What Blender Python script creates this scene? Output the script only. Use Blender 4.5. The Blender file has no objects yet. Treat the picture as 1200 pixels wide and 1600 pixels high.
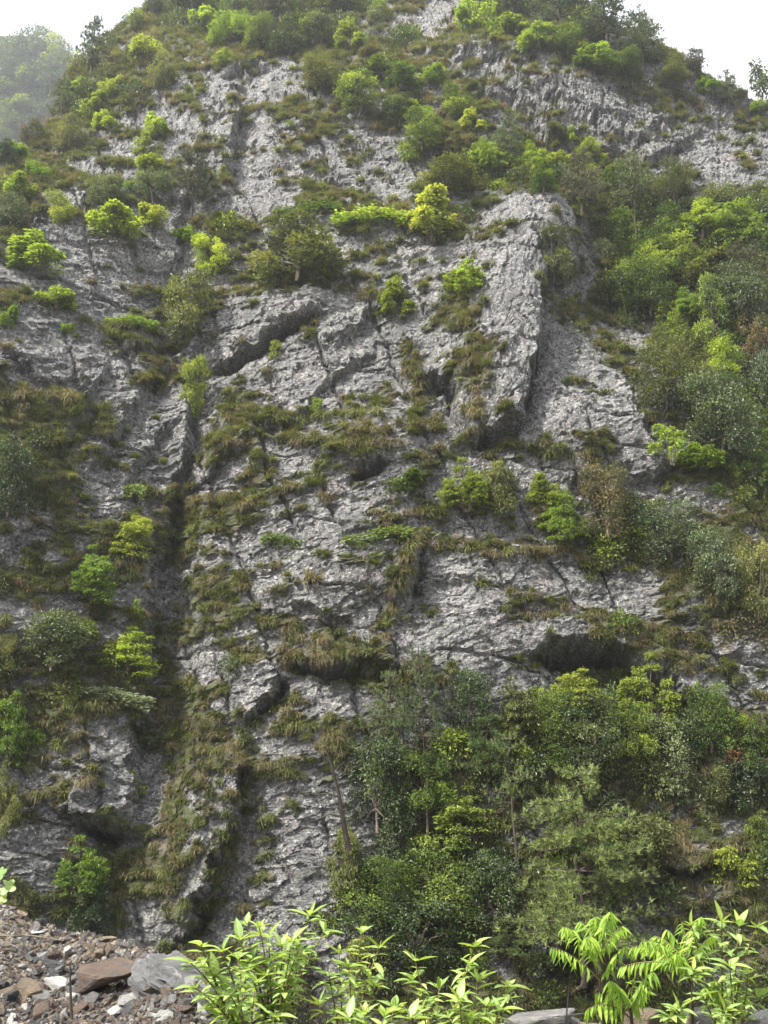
import bpy, bmesh, math, random
import numpy as np
from mathutils import Vector, Matrix, Quaternion
from mathutils.bvhtree import BVHTree

SC = bpy.context.scene
COL = SC.collection
R = math.radians
random.seed(7)
RNG = np.random.default_rng(7)

# ------------------------------------------------------------------ camera
FPX, PITCH = 1571.0, R(16.0)          # focal length in photo pixels (1200 x 1600 frame)
cam_d = bpy.data.cameras.new('camera'); cam = bpy.data.objects.new('camera', cam_d); COL.objects.link(cam)
cam.location = (0, 0, 0); cam.rotation_euler = (math.pi/2 + PITCH, 0, 0)
cam_d.sensor_fit = 'VERTICAL'; cam_d.angle = 2*math.atan(800/FPX)
cam_d.clip_start = 0.1; cam_d.clip_end = 3000
SC.camera = cam

# ------------------------------------------------------------------ sky, sun, exposure
SUN = Vector((-0.52, -0.37, 0.78)).normalized()
w = bpy.data.worlds.new('World'); SC.world = w; w.use_nodes = True
nt = w.node_tree; nt.nodes.clear()
sky = nt.nodes.new('ShaderNodeTexSky'); sky.sky_type = 'NISHITA'; sky.sun_disc = False
sky.sun_elevation = math.asin(SUN.z); sky.sun_rotation = math.atan2(SUN.x, SUN.y)
sky.air_density = 1.0; sky.dust_density = 6.0; sky.ozone_density = 1.0
cl = nt.nodes.new('ShaderNodeMix'); cl.data_type = 'RGBA'; cl.inputs[0].default_value = 0.62
cl.inputs[7].default_value = (9.0, 9.2, 9.4, 1)          # thin even cloud veil over the sky
bg = nt.nodes.new('ShaderNodeBackground'); bg.inputs[1].default_value = 0.10
wo = nt.nodes.new('ShaderNodeOutputWorld')
nt.links.new(sky.outputs[0], cl.inputs[6]); nt.links.new(cl.outputs[2], bg.inputs[0]); nt.links.new(bg.outputs[0], wo.inputs[0])
sl = bpy.data.lights.new('sun', 'SUN'); sl.energy = 4.2; sl.angle = R(0.6); sl.color = (1.0, 0.96, 0.89)
so = bpy.data.objects.new('sun', sl); COL.objects.link(so); so.rotation_euler = SUN.to_track_quat('Z', 'Y').to_euler()
SC.view_settings.view_transform = 'Standard'; SC.view_settings.look = 'None'
SC.view_settings.exposure = 1.6; SC.view_settings.gamma = 1.0; SC.view_settings.use_curve_mapping = False
SC.render.engine = 'CYCLES'
SC.cycles.max_bounces = 4; SC.cycles.diffuse_bounces = 3; SC.cycles.sample_clamp_indirect = 4; SC.cycles.caustics_reflective = False; SC.cycles.caustics_refractive = False; SC.cycles.transparent_max_bounces = 8; SC.cycles.volume_bounces = 0
SC.cycles.use_denoising = True

# ------------------------------------------------------------------ helpers
CP, SP = math.cos(PITCH), math.sin(PITCH)
def ray(u, v):
    a = (u-600)/FPX; b = (800-v)/FPX
    return Vector((a, CP - b*SP, SP + b*CP))
def rays(u, v):
    a = (u-600)/FPX; b = (800-v)/FPX
    return a, CP - b*SP, SP + b*CP
def at(u, v, depth):
    "point seen at photo pixel (u, v), depth metres along the optical axis"
    return ray(u, v)*depth

def tag(o, label=None, cat=None, group=None, kind=None):
    if label: o['label'] = label
    if cat: o['category'] = cat
    if group: o['group'] = group
    if kind: o['kind'] = kind
    return o
def link(name, data, parent=None, loc=None):
    o = bpy.data.objects.new(name, data); COL.objects.link(o)
    if parent is not None: o.parent = parent
    if loc is not None: o.location = loc
    return o
def np_mesh(name, verts, faces, mat=None, smooth=False, cols=None):
    "verts (n,3) array; faces (m,k) array or list of such arrays"
    me = bpy.data.meshes.new(name)
    if not isinstance(faces, (list, tuple)): faces = [faces]
    faces = [np.asarray(f, dtype=np.int32) for f in faces if len(f)]
    verts = np.asarray(verts, dtype=np.float32)
    me.vertices.add(len(verts)); me.vertices.foreach_set('co', verts.ravel())
    nl = sum(f.size for f in faces); npol = sum(len(f) for f in faces)
    me.loops.add(nl); me.polygons.add(npol)
    me.loops.foreach_set('vertex_index', np.concatenate([f.ravel() for f in faces]))
    tot = np.concatenate([np.full(len(f), f.shape[1], np.int32) for f in faces])
    start = np.concatenate([[0], np.cumsum(tot)[:-1]]).astype(np.int32)
    me.polygons.foreach_set('loop_start', start); me.polygons.foreach_set('loop_total', tot)
    me.update(calc_edges=True)
    me.polygons.foreach_set('use_smooth', np.full(npol, smooth))
    if cols is not None:
        at_ = me.attributes.new('tint', 'FLOAT', 'POINT'); at_.data.foreach_set('value', np.asarray(cols, np.float32))
    if mat: me.materials.append(mat)
    return me

# --- numpy noise
def h2(i, j, s):
    n = (i.astype(np.int64)*374761393 + j.astype(np.int64)*668265263 + s*974711 + 1013) & 0xffffffff
    n = ((n ^ (n >> 13))*1274126177) & 0xffffffff
    n = ((n ^ (n >> 15))*2246822519) & 0xffffffff
    return ((n ^ (n >> 16)) & 0xffffff)/float(0xffffff)
def vnoise(x, y, s):
    i = np.floor(x); j = np.floor(y); fx = x-i; fy = y-j
    fx = fx*fx*(3-2*fx); fy = fy*fy*(3-2*fy)
    a = h2(i, j, s); b = h2(i+1, j, s); c = h2(i, j+1, s); d = h2(i+1, j+1, s)
    return (a+(b-a)*fx)*(1-fy) + (c+(d-c)*fx)*fy
def fbm(x, y, s, o=4):
    t = 0; a = .5; n = 0
    for k in range(o):
        t = t + a*vnoise(x, y, s+k*17); n += a; a *= .5; x = x*2.03+3.1; y = y*2.03+1.7
    return t/n
def facets(x, y, s, tilt=1.0):
    "broken slabs: every cell is a plane of its own height and tilt"
    i0 = np.floor(x); j0 = np.floor(y)
    best = np.full(x.shape, 9e9); val = np.zeros(x.shape)
    for di in (-1, 0, 1):
        for dj in (-1, 0, 1):
            i = i0+di; j = j0+dj
            dx = x-(i+h2(i, j, s)); dy = y-(j+h2(i, j, s+1)); d = dx*dx+dy*dy
            m = d < best
            vv = h2(i, j, s+2) - .5 + tilt*((h2(i, j, s+3)-.5)*dx + (h2(i, j, s+4)-.5)*dy)
            val = np.where(m, vv, val); best = np.where(m, d, best)
    return val
def sstep(a, b, x):
    t = np.clip((x-a)/(b-a), 0, 1); return t*t*(3-2*t)

# ------------------------------------------------------------------ materials
def newmat(name):
    m = bpy.data.materials.new(name); m.use_nodes = True; n = m.node_tree; n.nodes.clear()
    out = n.nodes.new('ShaderNodeOutputMaterial'); b = n.nodes.new('ShaderNodeBsdfPrincipled')
    n.links.new(b.outputs[0], out.inputs[0]); return m, n, b, out
def N(n, t, **k):
    x = n.nodes.new(t)
    for a, v in k.items(): setattr(x, a, v)
    return x
def mixc(n, fac, a, b):
    m = N(n, 'ShaderNodeMix', data_type='RGBA')
    for sock, val in ((m.inputs[0], fac), (m.inputs[6], a), (m.inputs[7], b)):
        if hasattr(val, 'node'): n.links.new(val, sock)
        else: sock.default_value = val if not isinstance(val, tuple) else (*val, 1)[:4]
    return m.outputs[2]
def ramp(n, src, p0, p1):
    r = N(n, 'ShaderNodeMapRange'); r.clamp = True; r.inputs[1].default_value = p0; r.inputs[2].default_value = p1
    n.links.new(src, r.inputs[0]); return r.outputs[0]
def noise(n, vec, scale, detail=5, rough=.6, dist=0):
    t = N(n, 'ShaderNodeTexNoise'); t.inputs['Scale'].default_value = scale; t.inputs['Detail'].default_value = detail
    t.inputs['Roughness'].default_value = rough; t.inputs['Distortion'].default_value = dist
    if vec is not None: n.links.new(vec, t.inputs['Vector'])
    return t.outputs[0]

def cliff_material():
    m, n, b, out = newmat('schist_cliff')
    tc = N(n, 'ShaderNodeTexCoord').outputs['Object']
    cov = N(n, 'ShaderNodeAttribute', attribute_name='cover').outputs['Fac']
    big = noise(n, tc, .35, 5, .6); mid = noise(n, tc, 1.6, 6, .7); fine = noise(n, tc, 9, 5, .7)
    c = mixc(n, ramp(n, big, .35, .65), (.10, .098, .093), (.235, .226, .216))
    c = mixc(n, ramp(n, mid, .45, .72), c, (.36, .348, .334))
    c = mixc(n, ramp(n, noise(n, tc, .9, 4, .6, .6), .58, .75), c, (.27, .215, .20))      # rusty pink stains
    c = mixc(n, ramp(n, noise(n, tc, 2.3, 5, .7), .50, .66), c, (.115, .13, .105))         # grey-green lichen
    c = mixc(n, ramp(n, fine, .47, .55), c, (.075, .073, .078))
    c = mixc(n, ramp(n, noise(n, tc, 12, 4, .75), .54, .63), c, (.47, .455, .44))
    ws = N(n, 'ShaderNodeMapping'); ws.inputs['Scale'].default_value = (1.3, 1.3, .16); n.links.new(tc, ws.inputs[0])
    c = mixc(n, ramp(n, noise(n, ws.outputs[0], 1.0, 5, .65), .56, .70), c, (.10, .10, .098))      # dark seep streaks
    soil = mixc(n, ramp(n, noise(n, tc, 5, 4, .7), .35, .65), (.055, .050, .024), (.11, .10, .05))
    soil = mixc(n, ramp(n, noise(n, tc, 1.1, 3, .6), .45, .65), soil, (.075, .095, .028))
    c = mixc(n, cov, c, soil)
    n.links.new(c, b.inputs['Base Color'])
    r = mixc(n, cov, mixc(n, mid, (.36,)*3, (.62,)*3), (.95,)*3); n.links.new(r, b.inputs['Roughness'])
    b.inputs['Specular IOR Level'].default_value = .55
    mp = N(n, 'ShaderNodeMapping'); mp.inputs['Rotation'].default_value = (0, R(-22), 0); mp.inputs['Scale'].default_value = (.45, .7, 2.2); n.links.new(tc, mp.inputs[0])
    ad = N(n, 'ShaderNodeMath', operation='ADD'); n.links.new(noise(n, mp.outputs[0], 6, 6, .72), ad.inputs[0])
    n.links.new(noise(n, tc, 16, 4, .7), ad.inputs[1])
    bp = N(n, 'ShaderNodeBump'); bp.inputs['Strength'].default_value = 1.0; bp.inputs['Distance'].default_value = .12
    n.links.new(ad.outputs[0], bp.inputs['Height']); n.links.new(bp.outputs[0], b.inputs['Normal'])
    return m

def leaf_material(name, c0, c1, c2, rough=.5, trans=.35, spec=.35):
    "c0 old leaf, c1 second tone, c2 fresh growth (tint attribute near 1)"
    m, n, b, out = newmat(name)
    tint = N(n, 'ShaderNodeAttribute', attribute_name='tint').outputs['Fac']
    rnd = N(n, 'ShaderNodeObjectInfo').outputs['Random']
    tc = N(n, 'ShaderNodeTexCoord').outputs['Object']
    c = mixc(n, ramp(n, noise(n, tc, 9, 3), .3, .7), c0, c1)
    c = mixc(n, ramp(n, tint, .35, .95), c, c2)
    hs = N(n, 'ShaderNodeHueSaturation'); n.links.new(c, hs.inputs['Color'])
    hs.inputs['Saturation'].default_value = .95
    mr = N(n, 'ShaderNodeMapRange'); mr.inputs[3].default_value = .485; mr.inputs[4].default_value = .515
    n.links.new(rnd, mr.inputs[0]); n.links.new(mr.outputs[0], hs.inputs['Hue'])
    mv = N(n, 'ShaderNodeMapRange'); mv.inputs[3].default_value = 1.25; mv.inputs[4].default_value = .72
    n.links.new(rnd, mv.inputs[0]); n.links.new(mv.outputs[0], hs.inputs['Value'])
    n.links.new(hs.outputs[0], b.inputs['Base Color']); b.inputs['Roughness'].default_value = rough
    b.inputs['Specular IOR Level'].default_value = spec
    t = N(n, 'ShaderNodeBsdfTranslucent')
    br = N(n, 'ShaderNodeMix', data_type='RGBA'); br.blend_type = 'MULTIPLY'; br.inputs[0].default_value = 1
    n.links.new(hs.outputs[0], br.inputs[6]); br.inputs[7].default_value = (1.25, 1.25, .6, 1); n.links.new(br.outputs[2], t.inputs[0])
    ms = N(n, 'ShaderNodeMixShader'); ms.inputs[0].default_value = trans
    n.links.new(b.outputs[0], ms.inputs[1]); n.links.new(t.outputs[0], ms.inputs[2]); n.links.new(ms.outputs[0], out.inputs[0])
    return m
def plain_material(name, c0, c1, scale=6, rough=.8, bump=.3, dist=.02, spec=.3):
    m, n, b, out = newmat(name)
    tc = N(n, 'ShaderNodeTexCoord').outputs['Object']
    f = noise(n, tc, scale, 6, .65)
    n.links.new(mixc(n, ramp(n, f, .35, .68), c0, c1), b.inputs['Base Color'])
    b.inputs['Roughness'].default_value = rough; b.inputs['Specular IOR Level'].default_value = spec
    bp = N(n, 'ShaderNodeBump'); bp.inputs['Strength'].default_value = bump; bp.inputs['Distance'].default_value = dist
    n.links.new(noise(n, tc, scale*2.5, 6, .7), bp.inputs['Height']); n.links.new(bp.outputs[0], b.inputs['Normal'])
    return m

M = {}
M['cliff'] = cliff_material()
M['bright'] = leaf_material('fresh_leaves', (.11, .18, .022), (.19, .28, .03), (.34, .44, .05), .5, .48)
M['yellow'] = leaf_material('yellow_green_leaves', (.15, .20, .03), (.23, .28, .04), (.36, .41, .065), .5, .48)
M['mid'] = leaf_material('green_leaves', (.052, .088, .018), (.10, .152, .027), (.25, .33, .05), .48, .42)
M['dark'] = leaf_material('dark_evergreen_leaves', (.028, .048, .015), (.05, .078, .022), (.13, .18, .045), .42, .3, .5)
M['grey'] = leaf_material('grey_green_leaves', (.065, .09, .04), (.11, .145, .065), (.20, .25, .11), .42, .3, .5)
M['olive'] = leaf_material('olive_leaves', (.075, .09, .027), (.125, .14, .042), (.24, .25, .07), .5, .35)
M['redolive'] = leaf_material('reddish_olive_leaves', (.075, .088, .03), (.115, .115, .045), (.21, .16, .08), .5, .35)
M['red'] = leaf_material('red_brown_leaves', (.09, .06, .03), (.15, .075, .04), (.24, .11, .055), .5, .35)
M['pine'] = leaf_material('pine_needles', (.05, .08, .03), (.08, .12, .042), (.14, .18, .065), .55, .3)
M['paleneedle'] = leaf_material('pale_pine_needles', (.07, .105, .035), (.115, .16, .05), (.19, .25, .08), .55, .35)
M['brownpine'] = leaf_material('brownish_pine_needles', (.06, .065, .035), (.085, .085, .04), (.12, .115, .05), .6, .2)
M['bark'] = plain_material('grey_brown_bark', (.035, .028, .022), (.08, .065, .05), 8, .9, .6)
M['twig'] = plain_material('thin_branch_bark', (.07, .055, .04), (.16, .13, .10), 8, .9, .4)
M['grass_dry'] = leaf_material('dry_grass', (.13, .115, .06), (.19, .165, .09), (.28, .24, .14), .7, .3, .2)
M['grass_green'] = leaf_material('olive_grass', (.10, .122, .036), (.145, .165, .05), (.23, .23, .085), .6, .35, .2)
M['grass_brown'] = leaf_material('brown_grass', (.11, .098, .046), (.155, .135, .065), (.22, .185, .10), .7, .3, .2)
M['scrub'] = leaf_material('low_scrub', (.08, .098, .032), (.115, .132, .042), (.18, .185, .068), .6, .3, .2)

# ------------------------------------------------------------------ the cliff
PZ = [-40, -8, 0, 10, 20, 30, 40, 50, 60, 90]
PY = [16, 22, 24, 27, 30.5, 35, 41, 50, 62, 110]
def base_y(x, z):
    y = np.interp(z, PZ, PY)
    xg = -6.0 - .06*z
    lo = 1 - sstep(10, 26, z)
    y = y - lo*.55*np.clip(xg-x, 0, 8)                           # the left flank turns towards the right
    y = y + sstep(14, 34, z)*.016*np.clip(-x-4, 0, 60)**2        # and the upper left falls back
    y = y + .010*np.clip(x-6, 0, 60)**2
    return y

SKY_U = [-220, 0, 60, 110, 180, 270, 500, 800, 900, 1000, 1100, 1200, 1420]
SKY_V = [400, 285, 218, 122, 48, -15, -70, -60, 5, 85, 128, 165, 260]
NU, NV = 900, 920
uu = np.linspace(-220, 1420, NU); rr = np.linspace(0, 1, NV)
U = np.repeat(uu[None, :], NV, 0)
VT = np.interp(uu, SKY_U, SKY_V)
VT = VT + 10*(fbm(uu/26, uu*0, 91, 3)-.5)*2
V = 1760 + (VT[None, :]-1760)*rr[:, None]
dx, dy, dz = rays(U, V)
t0 = np.full(U.shape, 8.0); t1 = np.full(U.shape, 130.0)
for _ in range(34):
    tm = .5*(t0+t1); inside = tm*dy < base_y(tm*dx, tm*dz)
    t0 = np.where(inside, tm, t0); t1 = np.where(inside, t1, tm)
T = t0; X = T*dx; Y = T*dy; Z = T*dz

def seg_field(pts, pad=230):
    "signed distance (positive = above / left of a line running right) and end taper for a polyline in photo pixels"
    us = [p[0] for p in pts]; vs = [p[1] for p in pts]
    c0, c1 = np.searchsorted(uu, [min(us)-pad, max(us)+pad])
    rok = np.where((V[:, c0:c1].min(1) < max(vs)+pad) & (V[:, c0:c1].max(1) > min(vs)-pad))[0]; r0, r1 = rok[0], rok[-1]+1
    Us, Vs = U[r0:r1, c0:c1], V[r0:r1, c0:c1]
    best = np.full(Us.shape, 1e9); sd = np.zeros(Us.shape); tap = np.ones(Us.shape)
    L = [0]
    for a, b in zip(pts[:-1], pts[1:]): L.append(L[-1]+math.dist(a, b))
    for k, (a, b) in enumerate(zip(pts[:-1], pts[1:])):
        ex, ey = b[0]-a[0], b[1]-a[1]; l2 = ex*ex+ey*ey
        px, py = Us-a[0], Vs-a[1]
        tc = np.clip((px*ex+py*ey)/l2, 0, 1)
        d = np.hypot(px-tc*ex, py-tc*ey)
        m = d < best
        best = np.where(m, d, best); sd = np.where(m, -np.sign(ex*py-ey*px)*d, sd)
        along = (L[k]+tc*math.sqrt(l2))/L[-1]
        tap = np.where(m, np.clip(np.minimum(along, 1-along)*6+.12, 0, 1), tap)
    SD = np.full(U.shape, 1e4); TP = np.zeros(U.shape); BD = np.full(U.shape, 1e4)
    SD[r0:r1, c0:c1] = sd; TP[r0:r1, c0:c1] = tap*np.clip((pad-best)/60, 0, 1); BD[r0:r1, c0:c1] = best
    return SD, TP, BD
WU = 14*(fbm(U/30, V/30, 5, 3)-.5)*2; WV = 14*(fbm(U/30, V/30, 9, 3)-.5)*2
U0, V0 = U, V
STEPS = [  # polyline (photo px), side (+1 proud = above / right-of-down... see seg_field), proud m, recess m, proud reach px, recess reach px
    ([(318, 562), (395, 548), (450, 522), (497, 508), (518, 468)], 1, .45, .1, 40, 25),
    ([(830, 395), (846, 470), (842, 545), (815, 625), (805, 690)], -1, 1.0, .9, 100, 50),
    ([(735, 702), (770, 687), (812, 678)], 1, .9, .6, 60, 30),
    ([(655, 622), (680, 602), (705, 612), (716, 665)], 1, .5, .9, 40, 28),
    ([(545, 750), (575, 747), (605, 738)], 1, .5, .5, 45, 25),
    ([(312, 480), (296, 600), (290, 705), (255, 790), (238, 880), (225, 980), (214, 1100), (210, 1200), (196, 1292)], -1, .6, .9, 60, 45),
    ([(95, 1262), (165, 1292), (200, 1300)], 1, 1.3, .8, 90, 35),
    ([(664, 858), (652, 900), (636, 940), (628, 965)], -1, .8, .6, 50, 40),
    ([(812, 1034), (860, 1016), (920, 1006), (980, 1010), (1002, 1032), (1050, 1062), (1095, 1115)], 1, .8, 1.0, 50, 45),
    ([(455, 1038), (520, 1045), (580, 1050), (650, 1056)], 1, .5, .5, 30, 25),
    ([(442, 1046), (432, 1086), (402, 1108), (376, 1122)], -1, .6, .8, 40, 22),
    ([(388, 1175), (372, 1250), (346, 1350), (312, 1420), (272, 1485)], -1, .9, .9, 60, 40),
    ([(690, 92), (760, 112), (835, 126), (862, 142)], 1, .5, .4, 30, 25),
    ([(735, 150), (800, 172), (870, 205), (930, 232), (1010, 245), (1100, 200)], 1, .6, .7, 40, 35),
    ([(760, 130), (840, 160), (920, 195), (1000, 215), (1080, 185)], 1, .4, .4, 25, 20),
    ([(820, 190), (880, 228), (950, 255), (1040, 262)], 1, .4, .5, 25, 25),
    ([(640, 75), (720, 92), (800, 110)], 1, .3, .4, 25, 20),
    ([(895, 325), (906, 400), (898, 455)], -1, 1.0, 1.0, 60, 50),
    ([(968, 600), (1010, 690), (1050, 748)], -1, .8, .8, 60, 40),
    ([(880, 770), (960, 742), (1050, 748)], 1, .4, .5, 40, 30),
    ([(1000, 1338), (1060, 1350), (1130, 1345)], 1, .6, .6, 40, 30),
    ([(340, 118), (380, 108), (425, 104)], 1, .6, .5, 40, 30),
    ([(380, 120), (372, 180), (365, 260), (352, 320)], -1, .7, .6, 50, 40),
    ([(180, 560), (130, 650), (85, 710)], -1, .35, .35, 40, 25),
    ([(300, 540), (230, 600), (180, 680), (135, 745)], -1, .5, .45, 40, 25),
    ([(270, 655), (215, 720), (185, 790)], -1, .45, .4, 40, 25),
    ([(195, 545), (245, 548), (268, 520)], 1, .5, .5, 40, 25),
    ([(520, 560), (585, 500), (640, 455)], 1, .4, .4, 40, 30),
    ([(430, 690), (520, 600), (600, 545)], 1, .35, .35, 40, 25),
    ([(300, 760), (390, 690), (440, 650)], 1, .4, .4, 40, 25),
    ([(620, 845), (700, 856), (800, 868), (885, 870)], 1, -.25, -.45, 30, 25),
    ([(545, 850), (640, 832)], 1, .3, .3, 25, 20),
    ([(800, 990), (900, 975), (1055, 990)], 1, -.2, -.35, 30, 25),
    ([(395, 975), (470, 960), (560, 985)], 1, .3, .4, 30, 25),
    ([(270, 1150), (380, 1185), (470, 1205)], 1, -.25, -.4, 30, 30),
    ([(60, 1110), (140, 1100), (215, 1108)], 1, -.25, -.4, 30, 30),
    ([(0, 880), (30, 850), (52, 812)], 1, .4, .3, 35, 25),
    ([(830, 1545), (870, 1480), (920, 1500), (940, 1570)], 1, .6, 1.6, 40, 50),
    ([(300, 300), (270, 380), (262, 440)], -1, .4, .4, 40, 30),
    ([(560, 320), (640, 345), (690, 360)], 1, -.2, -.3, 30, 25),
    ([(0, 560), (70, 590), (150, 600)], 1, .3, .4, 30, 25),
    ([(110, 330), (200, 310), (300, 330)], 1, .3, .4, 40, 30),
]
D = np.zeros(U.shape)
RAG = 22*(fbm(U/16, V/16, 15, 4)-.5)
U = U0+WU; V = V0+WV
for pts, side, pr, rc, wu, wl in STEPS:
    sd, tap, ds = seg_field(pts); sd = sd*side + RAG; ab = np.abs(sd)
    D += .52*tap*(-rc*np.exp(-ab/wl) + sstep(-4, 4, sd)*(pr*np.exp(-ab/wu) + rc*np.exp(-ab/wl)))
SLOTS = [([(330, 560), (395, 548), (450, 522), (497, 508)], 8, 1.5), ([(738, 702), (770, 687), (810, 680)], 8, 1.3), ([(548, 750), (575, 747), (603, 739)], 6, 1.0),
         ([(830, 1024), (870, 1014), (930, 1006), (985, 1012)], 10, 1.6), ([(455, 1040), (520, 1047), (590, 1052), (640, 1056)], 6, 1.2), ([(128, 1280), (165, 1294), (196, 1301)], 9, 1.4),
         ([(440, 1060), (430, 1090), (402, 1110)], 9, 1.3), ([(662, 616), (682, 604), (704, 613), (713, 640)], 7, 1.1), ([(838, 500), (832, 560), (815, 625), (808, 680)], 12, 1.3),
         ([(658, 880), (650, 905), (636, 940)], 9, 1.3), ([(1020, 1344), (1065, 1354), (1110, 1350)], 6, .9), ([(330, 1395), (305, 1425), (280, 1470)], 14, 1.4), ([(1010, 1040), (1050, 1066), (1085, 1105)], 7, 1.1),
         ([(300, 600), (294, 690), (270, 760)], 9, .5), ([(242, 860), (228, 980), (218, 1080)], 10, .6), ([(780, 150), (850, 185), (930, 222), (1010, 236)], 7, .8), ([(840, 200), (900, 235), (970, 256)], 6, .7)]
U = U0+WU*.5; V = V0+WV*.5
for pts, wd_, dp in SLOTS:
    vert = abs(pts[-1][1]-pts[0][1]) > abs(pts[-1][0]-pts[0][0])
    sd, tap, ds = seg_field(pts, 120); sd = (-sd if vert else sd) + RAG*.3          # the rock above (or left) keeps a sharp lip
    D -= (.75 if not vert else .38)*dp*tap*np.where(sd < 0, sstep(0, 3.5, -sd)*np.exp(-(np.abs(sd)/(wd_*1.25))**1.5), 0)
U, V = U0, V0
BUMPS = [(790, 520, 70, 170, 1.0), (850, 355, 50, 60, 1.0), (1000, 420, 120, 130, -1.6), (265, 950, 35, 260, -.7), (140, 1190, 70, 80, .6),
         (900, 110, 220, 55, .6), (735, 960, 90, 90, .35), (560, 900, 80, 60, .4), (600, 690, 70, 50, .4), (450, 500, 80, 40, .5), (300, 1340, 60, 90, .5),
         (470, 1330, 70, 110, .3), (900, 680, 90, 80, .5), (360, 700, 60, 60, .3), (930, 1060, 70, 40, -.7), (1000, 1250, 120, 60, -.5), (650, 1350, 120, 120, -.8)]
for bu, bv, ru, rv, am in BUMPS:
    D += am*np.exp(-((U-bu)/ru)**2-((V-bv)/rv)**2)
# broken slab relief in three fabrics, blended by place
A, B = X, Z*1.12 + .25*Y
wx = .26*(fbm(A*1.3, B*1.3, 31, 4)-.5); wy = .26*(fbm(A*1.3, B*1.3, 47, 4)-.5)
A1, B1 = A+wx, B+wy
def relief(ang, sx, sy, seed, bed, joint):
    ca, sa = math.cos(ang), math.sin(ang)
    pm = A1*ca+B1*sa; qm = -A1*sa+B1*ca; p = pm/sx; q = qm/sy
    r = .09*facets(p/2.6, q/2.6, seed, 1.3)
    r += .06*facets(p/1.0+.3, q/1.0, seed+10, 1.5)
    r += .06*facets(p/.42, q/.42, seed+20, 1.6)
    r += .06*facets(p/.19, q/.19, seed+30, 1.7)
    for sp, am, k in ((1.7, .09, 0), (.62, .05, 1), (.27, .04, 2)):           # bedding: each bed juts out at its lower lip
        t = qm/sp + .22*vnoise(pm*.35/sp, qm*.12/sp, seed+40+k) ; fl = np.floor(t); f = t-fl
        on = sstep(.35, .65, vnoise(pm*.45/sp, fl*7.3, seed+50+k))
        r += bed*am*(1-f)*(.3+.7*h2(fl, fl*0, seed+60+k))*on
    t = pm/1.5 + .25*vnoise(qm*.3, pm*.1, seed+70); fl = np.floor(t); ds = np.abs(t-fl-.25-.5*h2(fl, fl*0, seed+71))*1.5   # straight joints
    r -= joint*.20*np.exp(-(ds/.06)**2)*sstep(.45, .55, vnoise(qm*.4, fl*5.1, seed+72))
    t = (pm*.5+qm*.87)/1.1; fl = np.floor(t); ds = np.abs(t-fl-.25-.5*h2(fl, fl*0, seed+81))*1.1
    r -= joint*.14*np.exp(-(ds/.05)**2)*sstep(.5, .58, vnoise((pm*.87-qm*.5)*.35, fl*3.7, seed+82))
    return r
g1 = relief(R(18), 1.7, .7, 100, .8, 1.0); g2 = relief(R(80), 1.9, .6, 200, .9, .8); g3 = relief(R(-14), 2.6, .4, 300, 1.5, .5)
w2 = np.clip(np.exp(-((U-790)/95)**2-((V-540)/190)**2)*1.6 + np.exp(-((U-330)/70)**2-((V-200)/150)**2)*1.2 + np.exp(-((U-300)/90)**2-((V-1300)/200)**2), 0, 1)
w3 = np.clip(sstep(620, 760, U)*(1-sstep(230, 330, V)), 0, 1)*(1-w2)
D += g1*(1-w2-w3) + g2*w2 + 1.35*g3*w3
rid = 1-np.abs(fbm(A*1.5, B*1.5, 61, 5)*2-1)
D += .06*(rid-.7) + .6*(fbm(A*.16, B*.16, 71, 2)-.5)*2 + .06*(fbm(A*5, B*5, 72, 2)-.5)

# plant cover, read off the photograph in 50 px cells (0 bare rock, 9 all soil and grass)
COVER = """999998899998655889999999
999987667888743345678999
999875544567875544556666
998765555566677643344444
988655455656566787654333
886555554656567899998644
665654644566677322799988
545654674334566323488999
544346588544554213688999
543445644334566212467899
544565432323456212345799
555455542232346312334699
665444564323445412323699
765423564454445412323689
876423654545466655422578
876545666444444566654468
567767664343554556788755
677655664323421234677776
777645675323421222234677
777654674344421134664466
888666665466521133676543
888776664344544566778655
877666664444555689999877
754458666544567899999988
555446434333788888887777
644565336423688888876677
434575236323688888876567
445674335324688888886667
556665344233688888887776
666666452233788888877766
666666555555888888888777
666666555555888888888777""".split()
CG = np.array([[int(c) for c in r] for r in COVER], float)/9
def cover_at(u, v):
    x = np.clip(u/50-.5, 0, 22.999); y = np.clip(v/50-.5, 0, 30.999)
    i = x.astype(int); j = y.astype(int); fx = x-i; fy = y-j
    return (CG[j, i]*(1-fx)+CG[j, i+1]*fx)*(1-fy) + (CG[j+1, i]*(1-fx)+CG[j+1, i+1]*fx)*fy
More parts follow.
